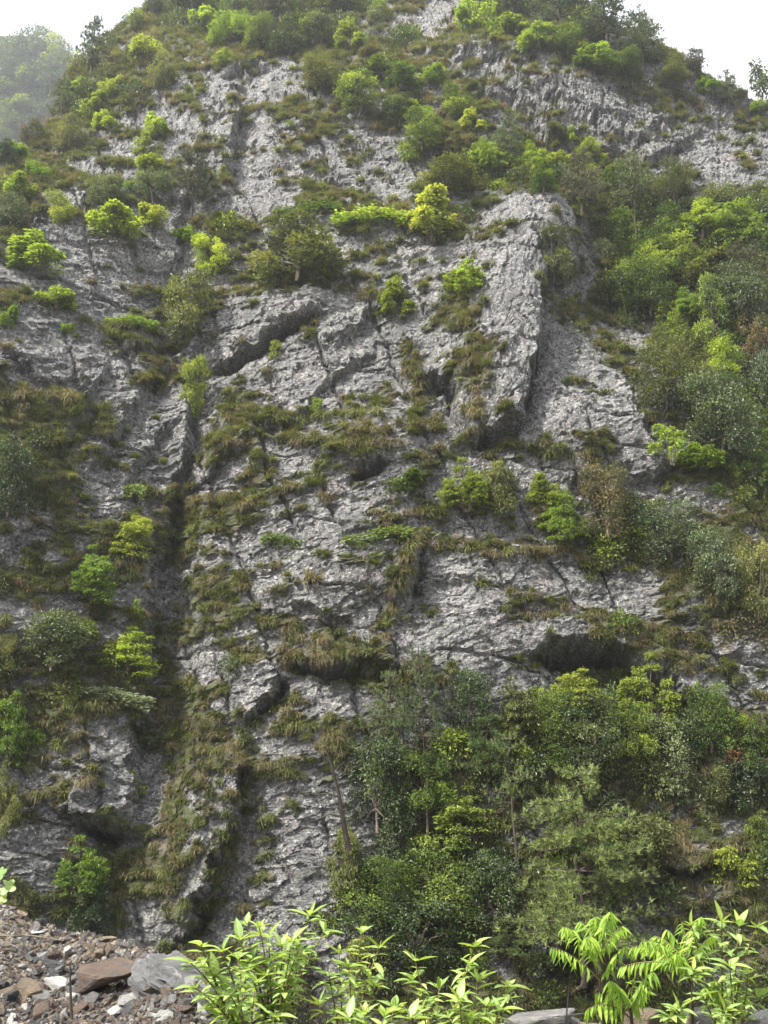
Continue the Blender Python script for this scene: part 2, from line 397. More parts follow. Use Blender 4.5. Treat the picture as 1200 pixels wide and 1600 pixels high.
LEDGES = [  # grass-grown ledges: polyline, half width px, phrase
    ([(640, 848), (700, 856), (800, 862), (885, 868)], 13, 'on the thin ledge across the middle face'),
    ([(805, 965), (880, 955), (960, 975), (1055, 992)], 20, 'in the row just above the small cave'),
    ([(455, 1025), (520, 1032), (600, 1045), (700, 1062)], 15, 'hanging over the long dark crack left of the cave'),
    ([(395, 1130), (470, 1138), (540, 1150)], 16, 'below the long crack, above the dead leaning trunk'),
    ([(270, 1135), (330, 1165), (400, 1195), (465, 1200)], 20, 'on the broad sloping ledge beside the lower gully'),
    ([(300, 775), (370, 790), (440, 770), (520, 750)], 15, 'on the slanting ledge right of the vertical gully'),
    ([(420, 665), (500, 655), (600, 640)], 12, 'on the high narrow ledge below the bright slabs'),
    ([(450, 690), (560, 700), (640, 690)], 10, 'on the short ledge left of the arched hollow'),
    ([(640, 860), (632, 900), (610, 950), (598, 1010)], 14, 'along the dark vertical step beside the smooth slab'),
    ([(830, 712), (880, 708), (945, 715)], 14, 'under the foot of the tall pale buttress'),
    ([(385, 1205), (365, 1280), (345, 1380), (300, 1440)], 17, 'hanging down the diagonal gully at the bottom'),
    ([(640, 560), (660, 640), (640, 690)], 14, 'round the arched hollow in the middle'),
    ([(725, 500), (745, 600), (742, 685)], 14, 'on the pale buttress'),
    ([(850, 470), (940, 500), (980, 560)], 18, 'right of the pale buttress'),
    ([(405, 960), (450, 985), (480, 1010)], 14, 'on the stepped ledge above the long crack'),
    ([(160, 525), (205, 508), (245, 490)], 9, 'on the bright green slanting ledge at the left'),
    ([(90, 1115), (150, 1105), (210, 1110)], 14, 'on top of the square block at the lower left'),
    ([(245, 950), (260, 1040), (250, 1150)], 17, 'in the dark vertical gully at the left'),
    ([(1040, 1330), (1070, 1290), (1060, 1390), (1110, 1390)], 22, 'on the rock shelf right of the big pale pine'),
    ([(30, 620), (90, 630), (150, 650)], 22, 'on the dark slope above the left edge evergreen'),
    ([(40, 1250), (90, 1240), (140, 1215)], 16, 'on the face of the lower left square block'),
    ([(690, 60), (800, 85), (940, 130), (1050, 175)], 16, 'on the gentle slope below the skyline trees'),
    ([(440, 440), (540, 450), (600, 470)], 16, 'above the black overhang in the upper middle'),
]
cov = cover_at(U, V)
n1 = fbm(A*.9, B*1.5, 81, 5); n2 = fbm(A*3.2, B*4, 83, 3)
U = U0+WU*.6; V = V0+WV*.6
led = np.zeros(U.shape)
for pts, hw, ph in LEDGES:
    _, _, ds = seg_field(pts); led = np.maximum(led, 1-sstep(hw*.7, hw*1.5, ds))
U, V = U0, V0
gz = np.gradient(D, axis=0)                                   # grass holds where the face steps back
cv = cov*1.3 - .82 + 1.15*(n1-.5)*2*.75 + .9*(n2-.5) + np.clip(-gz*2.2, -.25, .25)
cover = np.maximum(sstep(-.04, .12, cv), led*sstep(.42, .56, n2))
D += cover*(.05+.10*n2)

DIR = Vector((0, -.96, .28)).normalized()
PX = X + .26*(fbm(A*1.6+D*2.2, B*1.6+D*1.7, 77, 3)-.5); PYY = Y + DIR.y*D
PZZ = Z + DIR.z*D + .26*(fbm(A*1.6-D*1.9, B*1.6+D*2.3, 78, 3)-.5)
grid = np.stack([PX, PYY, PZZ], -1)
# roll the crest back and carry the foot down to the ravine floor
top = []
for k in range(1, 15):
    q = grid[-1].copy(); q[:, 1] += k*1.1; q[:, 2] += .5*math.sin(min(k/5, 1.57)) - .045*k*k + .5*(fbm(q[:, 0]*.6, q[:, 1]*.6, 19, 3)-.5)
    top.append(q)
bot = []
for k in range(6, 0, -1):
    q = grid[0].copy(); q[:, 2] -= k*1.1; q[:, 1] -= k*.5; bot.append(q)
full = np.concatenate([np.stack(bot), grid, np.stack(top)], 0)
fcov = np.concatenate([np.repeat(cover[:1], 6, 0), cover, np.ones((14, NU))], 0)
nr = full.shape[0]
idx = np.arange(nr*NU).reshape(nr, NU)
F = np.stack([idx[:-1, :-1], idx[:-1, 1:], idx[1:, 1:], idx[1:, :-1]], -1).reshape(-1, 4)
me = np_mesh('cliff', full.reshape(-1, 3), F, M['cliff'])
a_ = me.attributes.new('cover', 'FLOAT', 'POINT'); a_.data.foreach_set('value', fcov.astype(np.float32).ravel())
cliff = tag(link('cliff', me), 'tall grey broken schist cliff grown with grass and shrubs', kind='structure')

k3 = full[::3, ::3]; nn_, mm_ = k3.shape[:2]
ii = np.arange(nn_*mm_).reshape(nn_, mm_)
BV = BVHTree.FromPolygons([Vector(p) for p in k3.reshape(-1, 3)],
     np.stack([ii[:-1, :-1], ii[:-1, 1:], ii[1:, 1:], ii[1:, :-1]], -1).reshape(-1, 4).tolist())
def hit(u, v):
    "where the sight line through photo pixel (u, v) meets the cliff, or the crest below it"
    for dv in range(0, 400, 4):
        h = BV.ray_cast(Vector((0, 0, 0)), ray(u, v+dv).normalized())
        if h[0] is not None: return h[0], h[1]
    return at(u, v, 40), Vector((0, -1, 0))
def depth_of(p): return p.y*CP + p.z*SP

# ------------------------------------------------------------------ ravine floor
s = 900
gm = np_mesh('ground', [(-s, -s, -13), (s, -s, -13), (s, s, -13), (-s, s, -13)], np.array([[0, 1, 2, 3]]),
             plain_material('ravine_soil', (.05, .045, .03), (.10, .09, .06), .8, .95))
tag(link('ground', gm), kind='structure')


# ------------------------------------------------------------------ grass
def tuft_mesh(name, seed, n, l0, l1, wd, droop, mat, spread=2.0, flat=0):
    g = np.random.default_rng(seed); V_, F4, F3, C = [], [], [], []
    for b in range(n):
        az = g.normal(0, 1)*spread*.5 - math.pi/2
        el = g.uniform(.35, 1.35) if not flat else g.uniform(.0, 1.2)
        L = g.uniform(l0, l1); r0 = g.uniform(0, .12); a0 = g.uniform(0, 6.28)
        p = np.array([r0*math.cos(a0)*1.4, r0*math.sin(a0), g.uniform(-.03, .03)])
        side = np.array([-math.sin(az), math.cos(az), 0])*wd*g.uniform(.6, 1.2)
        c = g.uniform(0, 1)**1.6; i0 = len(V_); k = droop*g.uniform(.6, 1.4)
        for sgm in range(3):
            f = 1-.25*sgm
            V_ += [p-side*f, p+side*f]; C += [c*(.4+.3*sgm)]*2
            d = np.array([math.cos(az)*math.cos(el), math.sin(az)*math.cos(el), math.sin(el)])
            p = p+d*L/3; el -= k
        V_.append(p); C.append(c)
        F4 += [(i0, i0+1, i0+3, i0+2), (i0+2, i0+3, i0+5, i0+4)]; F3.append((i0+4, i0+5, i0+6))
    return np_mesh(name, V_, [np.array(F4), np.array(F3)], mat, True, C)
TUFTS = [tuft_mesh('grass_tuft', 1, 130, .40, .85, .012, .75, M['grass_green'], 2.2),
         tuft_mesh('grass_tuft', 2, 130, .40, .80, .012, .85, M['grass_brown'], 2.0),
         tuft_mesh('grass_tuft', 3, 110, .45, .95, .012, .95, M['grass_dry'], 1.6),
         tuft_mesh('grass_tuft', 4, 130, .30, .70, .012, .65, M['grass_green'], 3.0),
         tuft_mesh('low_scrub', 5, 90, .15, .38, .016, .4, M['scrub'], 4.5, 1),
         tuft_mesh('low_scrub', 6, 90, .15, .40, .016, .5, M['grass_brown'], 4.0, 1),
         tuft_mesh('low_scrub', 7, 90, .15, .42, .016, .5, M['grass_green'], 4.0, 1)]
count = 0
ORD = 'first second third fourth fifth sixth seventh eighth ninth tenth eleventh twelfth thirteenth fourteenth'.split()
for pts, hw, ph in LEDGES:                                      # the tufts one can pick out, ledge by ledge
    L = sum(math.dist(a, b) for a, b in zip(pts[:-1], pts[1:])); n = max(4, int(L/19))
    n = min(n, 14)
    for k in range(n):
        t = (k+random.uniform(.2, .8))/n*L
        for a, b in zip(pts[:-1], pts[1:]):
            l = math.dist(a, b)
            if t <= l: break
            t -= l
        u = a[0]+(b[0]-a[0])*t/l+random.uniform(-4, 4); v = a[1]+(b[1]-a[1])*t/l+random.uniform(-.5, .5)*hw
        p, nr_ = hit(u, v)
        kind = random.choice([0, 1, 1, 2, 3])
        if 'bright' in ph: kind = 0
        o = link('grass_tuft', TUFTS[kind], None, p + Vector((0, .02, -.06)))
        o.rotation_euler = (random.uniform(-.2, .3), random.uniform(-.3, .3), random.uniform(-1, 1))
        s_ = random.uniform(.75, 1.2)*(.62 if v > 700 else .72); o.scale = (s_*1.1, s_, s_)
        tag(o, '%s %s tuft from the %s ' % (ORD[k], ('olive', 'brown', 'straw', 'green')[kind], 'left' if abs(pts[-1][0]-pts[0][0]) >= abs(pts[-1][1]-pts[0][1]) else 'top') + ph, 'grass tuft', 'grass tufts on the cliff ledges'); count += 1
# the rest of the cover, which nobody could count: one object
gi, gj = np.where((cover > .5)); 
area_w = (T[gi, gj]/30)**2
pick = RNG.choice(len(gi), 20000, replace=False, p=area_w/area_w.sum())
gp = grid[gi[pick], gj[pick]]; gh = n1[gi[pick], gj[pick]]; cvp = led[gi[pick], gj[pick]]
rnd = RNG.random(len(gp))
gk = np.where(rnd < .40, 4, np.where(rnd < .62, 5, np.where(rnd < .74, 6, np.where(rnd < .84, 0, np.where(rnd < .93, 1, np.where(rnd < .96, 2, 3))))))
gs = RNG.uniform(.6, 1.15, len(gp))*np.where(gk < 4, .58, 1.0)*(.8+.35*(T[gi[pick], gj[pick]]-25)/25)
gme = np_mesh('grass', gp + np.array([0, .03, -.03]), [])  if False else bpy.data.meshes.new('grass')
gme.vertices.add(len(gp)); gme.vertices.foreach_set('co', (gp+np.array([0, .04, -.04])).astype(np.float32).ravel())
for nm, ty, arr in (('idx', 'INT', gk.astype(np.int32)), ('size', 'FLOAT', gs.astype(np.float32))):
    q = gme.attributes.new(nm, ty, 'POINT'); q.data.foreach_set('value', arr)
q = gme.attributes.new('turn', 'FLOAT_VECTOR', 'POINT')
q.data.foreach_set('vector', np.stack([RNG.uniform(-.2, .3, len(gp)), RNG.uniform(-.25, .25, len(gp)), RNG.uniform(-1.5, 1.5, len(gp))], -1).astype(np.float32).ravel())
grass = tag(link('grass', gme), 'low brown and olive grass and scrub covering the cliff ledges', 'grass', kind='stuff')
def scatter(obj, meshes, name):
    ng = bpy.data.node_groups.new(name, 'GeometryNodeTree')
    ng.interface.new_socket('Geometry', in_out='INPUT', socket_type='NodeSocketGeometry')
    ng.interface.new_socket('Geometry', in_out='OUTPUT', socket_type='NodeSocketGeometry')
    gi_ = ng.nodes.new('NodeGroupInput'); go = ng.nodes.new('NodeGroupOutput'); jn = ng.nodes.new('GeometryNodeJoinGeometry')
    m2p = ng.nodes.new('GeometryNodeMeshToPoints'); ng.links.new(gi_.outputs[0], m2p.inputs[0])
    def att(nm, ty):
        n_ = ng.nodes.new('GeometryNodeInputNamedAttribute'); n_.data_type = ty; n_.inputs[0].default_value = nm; return n_.outputs[0]
    ai, as_, ar = att('idx', 'INT'), att('size', 'FLOAT'), att('turn', 'FLOAT_VECTOR')
    for k, m in meshes.items():
        oi = ng.nodes.new('GeometryNodeObjectInfo'); oi.inputs[0].default_value = m; oi.transform_space = 'ORIGINAL'
        cmp_ = ng.nodes.new('FunctionNodeCompare'); cmp_.data_type = 'INT'; cmp_.operation = 'EQUAL'
        ng.links.new(ai, cmp_.inputs[2]); cmp_.inputs[3].default_value = k
        ip = ng.nodes.new('GeometryNodeInstanceOnPoints')
        ng.links.new(m2p.outputs[0], ip.inputs['Points']); ng.links.new(cmp_.outputs[0], ip.inputs['Selection'])
        ng.links.new(oi.outputs['Geometry'], ip.inputs['Instance']); ng.links.new(as_, ip.inputs['Scale'])
        e2r = ng.nodes.new('FunctionNodeEulerToRotation'); ng.links.new(ar, e2r.inputs[0]); ng.links.new(e2r.outputs[0], ip.inputs['Rotation'])
        ng.links.new(ip.outputs[0], jn.inputs[0])
    ng.links.new(jn.outputs[0], go.inputs[0])
    md = obj.modifiers.new('scatter', 'NODES'); md.node_group = ng
protos = {}
for o in COL.objects:
    if o.name.startswith('grass_tuft'):
        k = TUFTS.index(o.data) if o.data in TUFTS else -1
        if k >= 0 and k not in protos: protos[k] = o
for k, (u, v) in {4: (575, 1010), 5: (490, 905), 6: (752, 912)}.items():   # three low scrub cushions seen singly on bare rock
    p, _ = hit(u, v); o = link('scrub_cushion', TUFTS[k], None, p+Vector((0, 0, -.05))); o.scale = (1.5, 1.5, 1.5)
    tag(o, {4: 'small round olive scrub cushion just above the long dark crack', 5: 'lone brown scrub cushion on bare pale rock in the middle',
            6: 'lone green scrub cushion on the smooth slab below the thin ledge'}[k], 'scrub', 'scrub cushions on bare rock')
    protos[k] = o
scatter(grass, protos, 'grass_scatter')

# ------------------------------------------------------------------ shrubs and trees: unit crowns, 1 wide and 1 high, root at the origin
def leaves(pos, dirs, ups, size, tint, g, narrow=.42, fold=.25):
    "folded four-corner leaves"
    n = len(pos); d = dirs/np.linalg.norm(dirs, axis=1, keepdims=True)
    sd = np.cross(d, ups); sd /= np.linalg.norm(sd, axis=1, keepdims=True)+1e-9
    up = np.cross(sd, d); L = (size*g.uniform(.65, 1.3, n))[:, None]; wdt = L*narrow
    b = pos; tip = pos+d*L-up*L*.12; m = pos+d*L*.5
    l = m-sd*wdt*.5+up*L*fold*.3; r = m+sd*wdt*.5+up*L*fold*.3
    Vv = np.stack([b, r, tip, l], 1).reshape(-1, 3); i = np.arange(n)*4
    Ff = np.concatenate([np.stack([i, i+1, i+2], -1), np.stack([i, i+2, i+3], -1)])
    return Vv, Ff, np.repeat(tint, 4)
def unit(v): return v/(np.linalg.norm(v, axis=-1, keepdims=True)+1e-9)
def tubes(segs, mat, name='trunk', ns=5):
    "segs: list of [(point, radius), ...] chains"
    V_, F_ = [], []
    for ch in segs:
        i0 = len(V_)
        for k, (p, r) in enumerate(ch):
            p = Vector(p); q = Vector(ch[min(k+1, len(ch)-1)][0])-Vector(ch[max(k-1, 0)][0])
            if q.length < 1e-6: q = Vector((0, 0, 1))
            rot = q.to_track_quat('Z', 'Y')
            for s_ in range(ns):
                a = s_*2*math.pi/ns; V_.append(p+rot @ Vector((math.cos(a)*r, math.sin(a)*r, 0)))
        for k in range(len(ch)-1):
            for s_ in range(ns):
                s2 = (s_+1) % ns; F_.append((i0+k*ns+s_, i0+k*ns+s2, i0+(k+1)*ns+s2, i0+(k+1)*ns+s_))
    return np_mesh(name, np.array([tuple(v) for v in V_]), np.array(F_), mat, True)
def limb(g, a, b, r0, r1, n=4, wob=.03):
    a, b = np.array(a, float), np.array(b, float); out = []
    for k in range(n+1):
        t = k/n; p = a+(b-a)*t + (g.normal(0, wob, 3) if 0 < k < n else 0); out.append((tuple(p), r0+(r1-r0)*t))
    return out
def crown_broad(seed, n, size, nb=16, shape='dome', fresh=.3, hollow=.78, narrow=.45):
    g = np.random.default_rng(seed); C, Rd = [], []
    while len(C) < nb:
        z = g.uniform(-.06, .84); a = g.uniform(0, 6.28)
        if shape == 'dome': lim = .40*math.sqrt(max(0, 1-((z-.38)/.55)**2)) if z > .38 else .39
        elif shape == 'cone': lim = .40*(1-z)**.8+.03
        else: lim = .42*math.sqrt(max(.1, 1-((z-.42)/.46)**2))
        rr_ = lim*math.sqrt(g.uniform(.15, 1)); C.append((rr_*math.cos(a), rr_*math.sin(a), z)); Rd.append(g.uniform(.05, .19)*(1 if shape != 'cone' else .8))
    C = np.array(C); Rd = np.array(Rd); fr = np.clip((g.random(nb) < fresh)*1.0 + g.normal(0, .22, nb), 0, 1)
    k = g.choice(nb, n, p=Rd**2/np.sum(Rd**2)); d = unit(g.normal(0, 1, (n, 3))+np.array([0, 0, .35]))
    rad = Rd[k]*(1-.5*g.random(n)**2.5)*g.uniform(.85, 1.15, n)*(1+.9*g.random(n)**9)*(.7+.6*vnoise(d[:, 0]*3.1+k*5, d[:, 1]*3.1+d[:, 2]*4, seed))
    p = C[k]+d*rad[:, None]*np.array([1, 1, .8])
    keep = np.ones(n, bool)
    for c, r in zip(C, Rd): keep &= np.linalg.norm((p-c)/np.array([1, 1, .8]), axis=1) > r*hollow*.75
    p, d, k = p[keep], d[keep], k[keep]; m = len(p)
    ld = unit(d*.6+g.normal(0, .55, (m, 3))+np.array([0, 0, -.05])); up = unit(np.array([0, 0, 1.])+g.normal(0, .35, (m, 3))+d*.5)
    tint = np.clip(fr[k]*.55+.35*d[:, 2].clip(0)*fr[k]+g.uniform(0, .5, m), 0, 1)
    Vv, Ff, Tt = leaves(p, ld, up, size, tint, g, narrow)
    segs = []; base = (0, 0, -.12); fork = np.array([g.normal(0, .03), g.normal(0, .03), .16])
    segs.append(limb(g, base, fork, .028, .02, 3, .01))
    for c in C[:12]: segs.append(limb(g, fork, c, .014, .004, 4, .02))
    return (Vv, Ff, Tt), segs
def crown_spray(seed, n, size, nb=11, fresh=.75, narrow=.5, tall=1.0):
    "loose fresh growth: leaves in flat sprays along rising branches"
    g = np.random.default_rng(seed); P_, Dd, Tn, segs = [], [], [], []
    base = np.array([0, 0, -.1])
    for b in range(nb):
        a = g.uniform(0, 6.28); rr_ = .44*math.sqrt(g.uniform(.02, 1)); z = (.10+.82*(1-(rr_/.5)**2)*g.uniform(.35, 1.0))*tall
        tip = np.array([rr_*math.cos(a), rr_*math.sin(a), z]); ch = limb(g, base+np.array([g.normal(0, .03), g.normal(0, .03), 0]), tip, .014, .003, 5, .02); segs.append(ch)
        out = unit(np.array([math.cos(a), math.sin(a), .3])); nl = n//nb; fr = g.random() < fresh
        lay = g.integers(2, 5)
        for l in range(lay):
            c = tip - np.array([0, 0, .10*l*tall]) - out*.03*l + g.normal(0, .02, 3); rad = g.uniform(.07, .14)*(1+.25*l)
            mm = nl//lay; ang = g.uniform(0, 6.28, mm); q = rad*np.sqrt(g.random(mm))
            pp = c+np.stack([q*np.cos(ang), q*np.sin(ang), g.normal(0, .018, mm)-q*.35], -1)
            P_.append(pp); Dd.append(np.stack([np.cos(ang), np.sin(ang), g.normal(-.15, .35, mm)], -1)); Tn.append(np.clip((.55 if fr else .15)+g.normal(0, .22, mm)-.08*l, 0, 1))
            segs.append([(tuple(np.array(ch[3][0])), .004), (tuple(c), .002)])
    P_ = np.concatenate(P_); Dd = np.concatenate(Dd); Tn = np.concatenate(Tn)
    up = unit(np.array([0, 0, 1.])+g.normal(0, .4, (len(P_), 3)))
    return leaves(P_, Dd, up, size, Tn, g, narrow), segs
def crown_pine(seed, nw=9, tuft=15, needle=.075, wide=.5, bare=.3, lean=0.0, width=.006, dens=15):
    g = np.random.default_rng(seed); segs = []; Pp, Dd, Tn = [], [], []
    top = np.array([lean, 0, .97]); tr = limb(g, (0, 0, -.1), top, .02, .005, 7, .01); segs.append(tr)
    for k in range(nw):
        z = bare+(.95-bare)*(k+.3*g.random())/nw; cen = np.array([lean*z, 0, z])
        ln = wide*(1-.72*((z-bare)/(1-bare))**1.3)*(.55+.45*min(1, (z-bare+.12)/.2))
        for j in range(g.integers(4, 7)):
            a = g.uniform(0, 6.28); L = ln*g.uniform(.55, 1.05); e = cen+np.array([L*math.cos(a), L*math.sin(a), L*g.uniform(-.08, .32)])
            ch = limb(g, cen, e, .006, .002, 3, .012); segs.append(ch)
            for q in range(max(5, int(dens*L/wide))):
                t = g.uniform(.3, 1.0); c = cen+(e-cen)*t+g.normal(0, .04*L/wide+.01, 3)*np.array([1, 1, .6]); ax = unit(unit(e-cen)*.7+np.array([0, 0, .6])+g.normal(0, .35, 3))
                nd = unit(ax*.9+g.normal(0, .55, (tuft, 3))); Pp.append(np.repeat(c[None], tuft, 0)); Dd.append(nd); Tn.append(np.full(tuft, g.uniform(0, 1)))
    Pp = np.concatenate(Pp); Dd = np.concatenate(Dd); Tn = np.concatenate(Tn); n = len(Pp)
    sd = unit(np.cross(Dd, g.normal(0, 1, (n, 3))))*width; L = needle*g.uniform(.7, 1.2, n)[:, None]
    Vv = np.stack([Pp-sd, Pp+sd, Pp+Dd*L], 1).reshape(-1, 3); i = np.arange(n)*3
    return (Vv, np.stack([i, i+1, i+2], -1), np.repeat(Tn, 3)), segs
def crown_vine(seed, n, size):
    g = np.random.default_rng(seed); t = g.uniform(-.5, .5, n); hang = g.random(n)**2*(.5+.5*vnoise(t*9+20, t*0, seed))
    c = .62+.16*np.sin(t*5+seed)-hang*.6*(.4+vnoise(t*7+5, t*0+3, seed))
    p = np.stack([t, g.normal(0, .12, n)-.1*hang, c+g.normal(0, .05, n)], -1)
    d = unit(np.stack([g.normal(0, .7, n), -.5+g.normal(0, .4, n), g.normal(-.1, .5, n)], -1)); up = unit(np.array([0, -.5, .9])+g.normal(0, .4, (n, 3)))
    segs = [limb(g, (-.5+.17*k, g.normal(0, .1), .6), (-.3+.17*k, g.normal(0, .1), .45+.2*g.random()), .008, .004, 4, .02) for k in range(5)]
    return leaves(p, d, up, size, np.clip(g.normal(.5, .3, n), 0, 1), g, .5), segs

PROTO = {}
def proto(kind, i):
    key = (kind, i)
    if key not in PROTO:
        if kind == 'dome': lf, sg = crown_broad(100+i, 5600, .058, 30, 'dome', .3)
        elif kind == 'big': lf, sg = crown_broad(200+i, 9500, .040, 46, 'dome', .3)
        elif kind == 'round': lf, sg = crown_broad(300+i, 5600, .056, 28, 'round', .5)
        elif kind == 'cone': lf, sg = crown_broad(400+i, 6500, .055, 34, 'cone', .5)
        elif kind == 'spray': lf, sg = crown_spray(500+i, 2600, .085, 11)
        elif kind == 'bigspray': lf, sg = crown_spray(600+i, 5200, .055, 18, .6)
        elif kind == 'sparse': lf, sg = crown_spray(700+i, 700, .10, 6, .9)
        elif kind == 'pine': lf, sg = crown_pine(800+i, 10, 14, .060, .5, .22, width=.0045, dens=22)
        elif kind == 'bigpine': lf, sg = crown_pine(900+i, 15, 15, .034, .52, .10, width=.0030, dens=46)
        elif kind == 'tallpine': lf, sg = crown_pine(1000+i, 9, 14, .040, .42, .45, -.10, width=.0032, dens=15)
        elif kind == 'vine': lf, sg = crown_vine(1100+i, 1500, .07)
        V_, F_, T_ = lf
        PROTO[key] = (np_mesh('crown', V_, F_, M['mid'], False, T_), tubes(sg, M['bark'] if 'pine' in kind else M['twig']))
    return PROTO[key]
NP = {'dome': 4, 'big': 4, 'round': 4, 'cone': 1, 'spray': 5, 'bigspray': 3, 'sparse': 3, 'pine': 4, 'bigpine': 2, 'tallpine': 3, 'vine': 3}
kcount = {}
def plant(u, v, wpx, hpx, kind, mat, label, name=None, cat=None, group=None, base=None, fwd=.22):
    "u, v: middle of the crown in the photograph; it is rooted on the cliff below that"
    i = kcount.get(kind, 0); kcount[kind] = i+1
    cm, tm = proto(kind, i % NP[kind])
    p, nr_ = hit(u, v+hpx*.42) if base is None else (base, None)
    if base is None and v < 330 and 'pine' not in kind: wpx *= .86; hpx *= .86
    d = depth_of(p); W = wpx*d/FPX; H = hpx*d/FPX/.93
    e = link(name or ('pine_tree' if 'pine' in kind else 'creeper' if kind == 'vine' else 'shrub'), None, None, p+Vector((0, -(.04 if kind == 'vine' else fwd)*W+.1, -.05*H)))
    e.rotation_euler = (0, 0, random.uniform(-.3, .3) if kind == 'vine' else random.uniform(0, 6.28)); e.scale = (W, W*.55 if kind == 'vine' else W*.95, H)
    c = link('crown', cm, e); c.material_slots[0].link = 'OBJECT'; c.material_slots[0].material = M[mat]
    link('trunk', tm, e)
    tag(e, label, cat or ('pine' if 'pine' in kind else 'creeper' if kind == 'vine' else 'shrub'), group or ('pines on the cliff' if 'pine' in kind else 'creepers on the cliff' if kind == 'vine' else 'shrubs on the cliff'))
    return e
